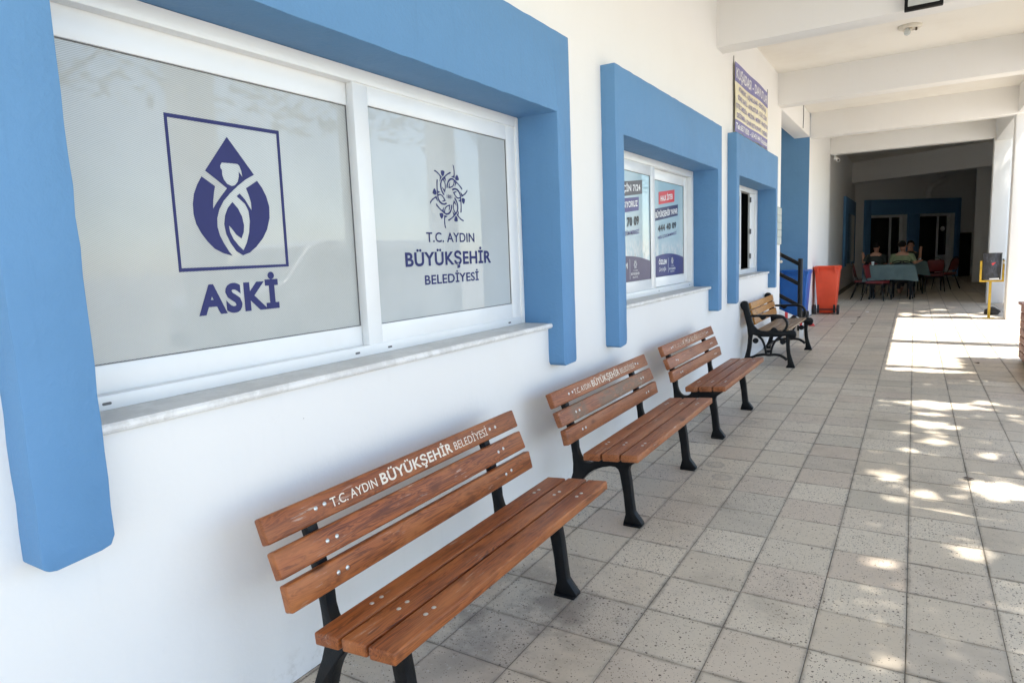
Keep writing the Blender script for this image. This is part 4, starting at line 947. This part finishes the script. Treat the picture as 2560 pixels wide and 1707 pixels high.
def person(label, x, y, rz, shirt, lhand, rhand, lean=.10, turn=0.0, glasses=False, sx=1.0):
    """seated figure facing local +y; hands given as (elbow, wrist)"""
    t = thing('person', label, 'person', (x, y, 0), rz)
    L = lambda *p: Vector(p)
    nk = L(0, lean+.02, 1.13); ch = L(0, lean-.02, .98)
    hc = L(.02*math.sin(turn), lean+.06, 1.31)
    J = {'pelvis': (L(0,0,.54), (.16,.12)), 'waist': (L(0,.02,.74), (.145,.105)), 'chest': (ch, (.165,.115)), 'collar': (L(0,lean,1.09), (.11,.08)), 'neck': (nk+L(0,0,.03), .056), 'jaw': (hc-L(0,-.012,.075), (.066,.072)), 'head': (hc+L(0,0,.015), (.074,.090)), 'crown': (hc+L(0,-.008,.085), (.062,.074))}
    E = [('pelvis','waist'), ('waist','chest'), ('chest','collar'), ('collar','neck'), ('neck','jaw'), ('jaw','head'), ('head','crown')]
    S = dict((k, (J[k][0], tuple(q+.012 for q in J[k][1]))) for k in ('pelvis', 'waist', 'chest', 'collar')); SE = [('pelvis','waist'), ('waist','chest'), ('chest','collar')]
    T = {'pelvis': (L(0,0,.53), (.165,.125))}; TE = []
    for s_, (el, wr), nm in ((-1, lhand, 'l'), (1, rhand, 'r')):
        sh = L(s_*.185*sx, lean-.005, 1.045); el = Vector(el); wr = Vector(wr)
        J[nm+'sh'] = (sh, .062); J[nm+'el'] = (el, .044); J[nm+'wr'] = (wr, .030); d = (wr-el).normalized()
        J[nm+'palm'] = (wr+d*.07, (.040,.022)); E += [('collar', nm+'sh'), (nm+'sh', nm+'el'), (nm+'el', nm+'wr'), (nm+'wr', nm+'palm')]
        side = d.cross(Vector((0,0,1))).normalized()
        for q in range(4):
            a = wr+d*.085+side*(.026-.0175*q); J[nm+'f%d' % q] = (a+d*(.055+.012*(1-abs(q-1.5)/1.5))+L(0,0,-.018), .009); E.append((nm+'palm', nm+'f%d' % q))
        J[nm+'th'] = (wr+d*.06+side*.05+L(0,0,-.01), .010); E.append((nm+'wr', nm+'th'))
        S[nm+'sh'] = (sh, .078); S[nm+'up'] = (sh+(el-sh)*.72, .062); SE += [('collar', nm+'sh'), (nm+'sh', nm+'up')]
        hp = L(s_*.095, .03, .53); kn = L(s_*.14, .46, .53); an = L(s_*.13, .44, .10)
        J[nm+'hp'] = (hp, .088); J[nm+'kn'] = (kn, .060); J[nm+'an'] = (an, .042); J[nm+'toe'] = (an+L(0,.16,-.055), .036)
        E += [('pelvis', nm+'hp'), (nm+'hp', nm+'kn'), (nm+'kn', nm+'an'), (nm+'an', nm+'toe')]
        T[nm+'hp'] = (hp, .100); T[nm+'kn'] = (kn, .074); T[nm+'an'] = (an+L(0,0,.03), .055); TE += [('pelvis', nm+'hp'), (nm+'hp', nm+'kn'), (nm+'kn', nm+'an')]
    skin_mesh('body', J, E, M['skin'], t)
    sm = MB(); Rg = []
    prof = [(.47,.185,.150,-.01), (.56,.192,.155,0), (.66,.186,.150,.01), (.76,.184,.146,.02+lean*.1), (.88,.196,.142,lean*.55), (.98,.205*sx,.138,lean*.85-.01), (1.05,.200*sx,.118,lean), (1.095,.150*sx,.098,lean+.01), (1.13,.088,.080,lean+.018), (1.150,.068,.068,lean+.024)]
    for (z, rx, ry, yo) in prof: Rg.append([(rx*math.copysign(abs(math.cos(a*math.pi/12))**.85, math.cos(a*math.pi/12)), yo+ry*math.copysign(abs(math.sin(a*math.pi/12))**.85, math.sin(a*math.pi/12)), z) for a in range(24)])
    sm.add([p for g in Rg for p in g], [(i*24+k, i*24+(k+1) % 24, (i+1)*24+(k+1) % 24, (i+1)*24+k) for i in range(len(prof)-1) for k in range(24)]+[tuple(range(24))[::-1]])
    for s_, (el, wr) in ((-1, lhand), (1, rhand)):
        a0 = Vector((s_*.13*sx, lean-.005, 1.055)); a1 = Vector((s_*.19*sx, lean-.005, 1.040)); e_ = Vector(el)
        sm.tube([a0, a1, a1+(e_-a1)*.35, a1+(e_-a1)*.74], [.070, .082, .072, .066], 14)
    sm.build('shirt', shirt, t, smooth=60)
    skin_mesh('shirt_collar', dict((k, (S[k][0], tuple(q*.55 for q in S[k][1]))) for k in ('chest', 'collar')), [('chest', 'collar')], shirt, t) if False else None; skin_mesh('trousers', T, TE, M['trouser'], t)
    # head details, turned on the neck
    c_, s2 = math.cos(turn), math.sin(turn)
    fw = Vector((-s2, c_, 0)); rt_ = Vector((c_, s2, 0))
    blob('hair', hc+L(0,0,.045)-fw*.022, (.092,.106,.106), M['hair'], t, lambda v: (v-hc).dot(fw) > .030+.5*max(0, (v.z-hc.z-.085)) and v.z < hc.z+.10 or v.z < hc.z-.03)
    for s_ in (-1, 1): blob('ear', hc+rt_*(s_*.082)-fw*.005+L(0,0,-.005), (.013,.018,.030), M['skin'], t)
    blob('nose', hc+fw*.098+L(0,0,-.018), (.013,.016,.022), M['skin'], t)
    for s_ in (-1, 1): blob('eye', hc+fw*.084+rt_*(s_*.032)+L(0,0,.010), (.012,.008,.007), M['hair'], t)
    blob('mouth', hc+fw*.086+L(0,0,-.058), (.024,.010,.006), M['redvinyl'], t)
    if glasses:
        for s_ in (-1, 1):
            ce = hc+fw*.102+rt_*(s_*.034)+L(0,0,.010)
            MB().tube([ce+rt_*.028*math.cos(R(a))+L(0,0,1)*.020*math.sin(R(a)) for a in range(0, 361, 30)], .003, 6).build('spectacle_rim', M['gasket'], t)
    return t
person('man in a black T shirt seated at the left of the rear table', .87, 19.2, R(-10), M['darkshirt'], ((-.30,.03,.86), (-.33,.10,1.06)), ((.24,.12,.80), (.20,.34,.90)), .10, R(-25))
person('man in an olive green T shirt with his back to us, arm on the table', 1.50, 18.62, R(-12), M['greenshirt'], ((-.26,.10,.82), (-.16,.36,.90)), ((.31,.10,.86), (.36,.36,.91)), .14, R(-28), sx=1.12)
person('man in black facing us behind the rear table with his forearm raised', 1.72, 20.62, R(172), M['darkshirt'], ((-.24,.20,.90), (-.27,.28,1.16)), ((.24,.16,.84), (.12,.36,.92)), .08, R(8), True)
# ================================================================ outside: van and trees that shade the arcade
def make_van():
    t = thing('parked_van', 'white parked van outside the arcade, reflected in the window glass', 'van', (6.6, 4.6, -.14))
    pr = [(0,.30),(0,1.0),(.10,1.12),(.95,1.30),(1.55,1.92),(1.9,2.0),(4.75,2.0),(4.85,1.9),(4.9,.30)]
    MB().prism(pr, 0, 1.85, 'x').build('body', M['carwhite'], t, .05, 3)
    for xs_ in (-.004, 1.834):
        MB().prism([(1.20,1.32),(1.68,1.84),(2.45,1.84),(2.45,1.32)], xs_, xs_+.02, 'x').prism([(2.6,1.32),(2.6,1.84),(4.5,1.84),(4.5,1.32)], xs_, xs_+.02, 'x').build('side_window', M['glassdark'], t, .003)
        for yy in (.85, 3.9):
            wh = MB().lathe([(.20,-.10),(.31,-.10),(.33,-.06),(.33,.06),(.31,.10),(.20,.10)], (xs_+.02 if xs_ < 0 else xs_, yy, .33), 28, 'x').build('wheel', M['rubber'], t)
            MB().lathe([(.19,-.105),(.19,.105)], (xs_+.02 if xs_ < 0 else xs_, yy, .33), 20, 'x').build('rim', M['chrome'], wh)
    MB().prism([(.99,1.36),(1.52,1.885),(1.50,1.90),(.97,1.375)], .12, 1.73, 'x').build('windscreen', M['glassdark'], t)
    for xx in (.15, 1.40): MB().box(xx, xx+.30, -.015, .05, .78, .95).build('headlight', M['lampglass'], t, .01)
    MB().box(.05, 1.80, -.05, .10, .32, .55).build('bumper', M['rubber'], t, .03)
make_van()
def dap(u, v, fl_):
    return any(((u-a)/max(c*1.18, .06))**2+((v-b)/max(d*1.18, .06))**2 < 1 for (a, b, c, d) in fl_)
def canopy(name, label, x, y, ht, n, seed, inside, xr, flecks, xspan=(4.7, 8.4)):
    t = thing('tree', label, 'tree', (x, y, -.14), 0, 'trees shading the arcade'); rr = random.Random(seed)
    MB().tube([(0,0,0), (.05,.05,1.2), (0,.15,2.6), (.12,.10,4.2), (.05,.2,6.2), (0,.1,8.0)], [.20,.16,.14,.12,.09,.05], 12).build('trunk', M['bark'], t)
    for k in range(9):
        a = rr.uniform(0, 6.28); z = rr.uniform(4.4, 7.2); L = rr.uniform(1.2, 2.2)
        MB().tube([(.05, .12, z-1), (math.cos(a)*L*.5, math.sin(a)*L*.6, z), (math.cos(a)*L, math.sin(a)*L*1.3, z+.9)], [.06,.04,.015], 6).build('limb', M['bark'], t)
    V = []; F = []; made = 0; tries = 0
    (u0, u1), (v0, v1) = xr
    while made < n and tries < n*6:
        tries += 1
        u = rr.uniform(u0, u1); v = rr.uniform(v0, v1); X = rr.uniform(*xspan)
        s_ = X-u; z = 1.82*s_+rr.uniform(-.05, .05)
        if not inside(u, v, rr) or dap(u, v, flecks) or z < 3.2: continue
        c = Vector((X-x, v-.09*s_-y, z+.14)); L = rr.uniform(.07, .13); wd = L*.42
        d = Vector((rr.gauss(0,1), rr.gauss(0,1), rr.gauss(0,.5))).normalized(); nn = Vector((rr.gauss(0,.7)+.5, rr.gauss(0,.7), 1)).normalized(); sd_ = d.cross(nn).normalized()
        o_ = len(V); V += [c-d*L, c+sd_*wd, c+d*L, c-sd_*wd]; F.append((o_, o_+1, o_+2, o_+3)); made += 1
    me = bpy.data.meshes.new('crown'); me.from_pydata(V, [], F); me.materials.append(M['leaf'])
    link('crown', me, t); return t
def shade_hedge(label, x0, x1, y0, y1, h, n, seed):  # unseen leaf mass, added to cut the light reaching the hall bay
    t = thing('shade_hedge', label, 'shade_hedge', ((x0+x1)/2, (y0+y1)/2, -.14)); rr = random.Random(seed); V = []; F = []
    for _ in range(n):
        c = Vector((rr.uniform(-(x1-x0)/2, (x1-x0)/2), rr.uniform(-(y1-y0)/2, (y1-y0)/2), h*rr.random()**.8)); L = rr.uniform(.05, .10)
        d = Vector((rr.gauss(0,1), rr.gauss(0,1), rr.gauss(0,1))).normalized(); s_ = d.cross(Vector((rr.gauss(0,1), rr.gauss(0,1), rr.gauss(0,1)))).normalized()*L*.5
        o_ = len(V); V += [c-d*L, c+s_, c+d*L, c-s_]; F.append((o_, o_+1, o_+2, o_+3))
    me = bpy.data.meshes.new('foliage'); me.from_pydata(V, [], F); me.materials.append(M['leaf']); link('foliage', me, t)
    for k in range(7): MB().tube([(rr.uniform(-.3,.3), -(y1-y0)/2+(k+.5)*(y1-y0)/7, 0), (rr.uniform(-.3,.3), -(y1-y0)/2+(k+.5)*(y1-y0)/7, h*.7)], [.04, .015], 6).build('stem', M['bark'], t)
shade_hedge('unseen leafy screen added outside beyond the pillars to darken the far hall', 4.5, 5.9, 12.9, 22.0, 1.1, 6000, 31)
FL1 = [(2.02,4.94,.27,.16),(1.65,4.98,.06,.05),(1.83,4.62,.07,.05),(1.95,4.56,.1,.06),(1.98,4.19,.18,.13),(1.62,4.78,.05,.05),(1.99,3.73,.07,.05),(1.98,3.63,.09,.07),(1.78,3.36,.06,.07),(1.61,3.25,.05,.05),(1.7,2.74,.1,.11),(1.73,2.52,.05,.06),(1.89,2.46,.07,.1),(2.28,2.7,.18,.15),(1.95,2.2,.18,.05),(2.25,3.46,.06,.1),(2.37,5.18,.08,.09),(2.52,5.1,.07,.07),(2.37,4.9,.05,.05),(2.54,4.72,.07,.07),(2.54,4.55,.06,.05),(2.18,4.51,.06,.05),(2.16,2.22,.06,.05),(1.77,2.3,.05,.07),(1.97,3.93,.08,.05),(1.78,3.88,.06,.05),(1.71,1.44,.08,.06),(2.08,1.72,.08,.1),(2.6,3.1,.2,.12),(2.8,4.2,.15,.2),(3.0,1.8,.15,.2),(1.95,6.75,.4,.12)]
FL2 = [(1.7,13.36,.13,.33),(2.27,14.46,.16,.13),(1.97,14.04,.08,.09),(2.52,15.02,.08,.08),(1.6,16.19,.07,.09),(1.71,16.28,.05,.07),(2.04,16.2,.17,.06),(3.21,17.28,.06,.1),(2.29,13.27,.34,.2),(2.67,13.47,.18,.15),(2.78,13.2,.33,.12),(2.96,13.78,.1,.09),(3.09,12.99,.14,.1)]
def in1(u, v, rr):
    lim = 6.98 if u < 2.32 else 7.86
    return v < lim
def in2(u, v, rr):
    return v > 12.95+.25*math.sin(u*7)
canopy('tree', 'leafy tree outside the arcade near the parked van', 8.2, 2.4, 9, 15500, 21, in1, ((1.0, 3.5), (-2.6, 7.9)), FL1)
canopy('tree', 'leafy tree outside the arcade beyond the pillars', 8.6, 15.6, 9, 9000, 22, in2, ((1.0, 3.5), (12.8, 18.2)), FL2)
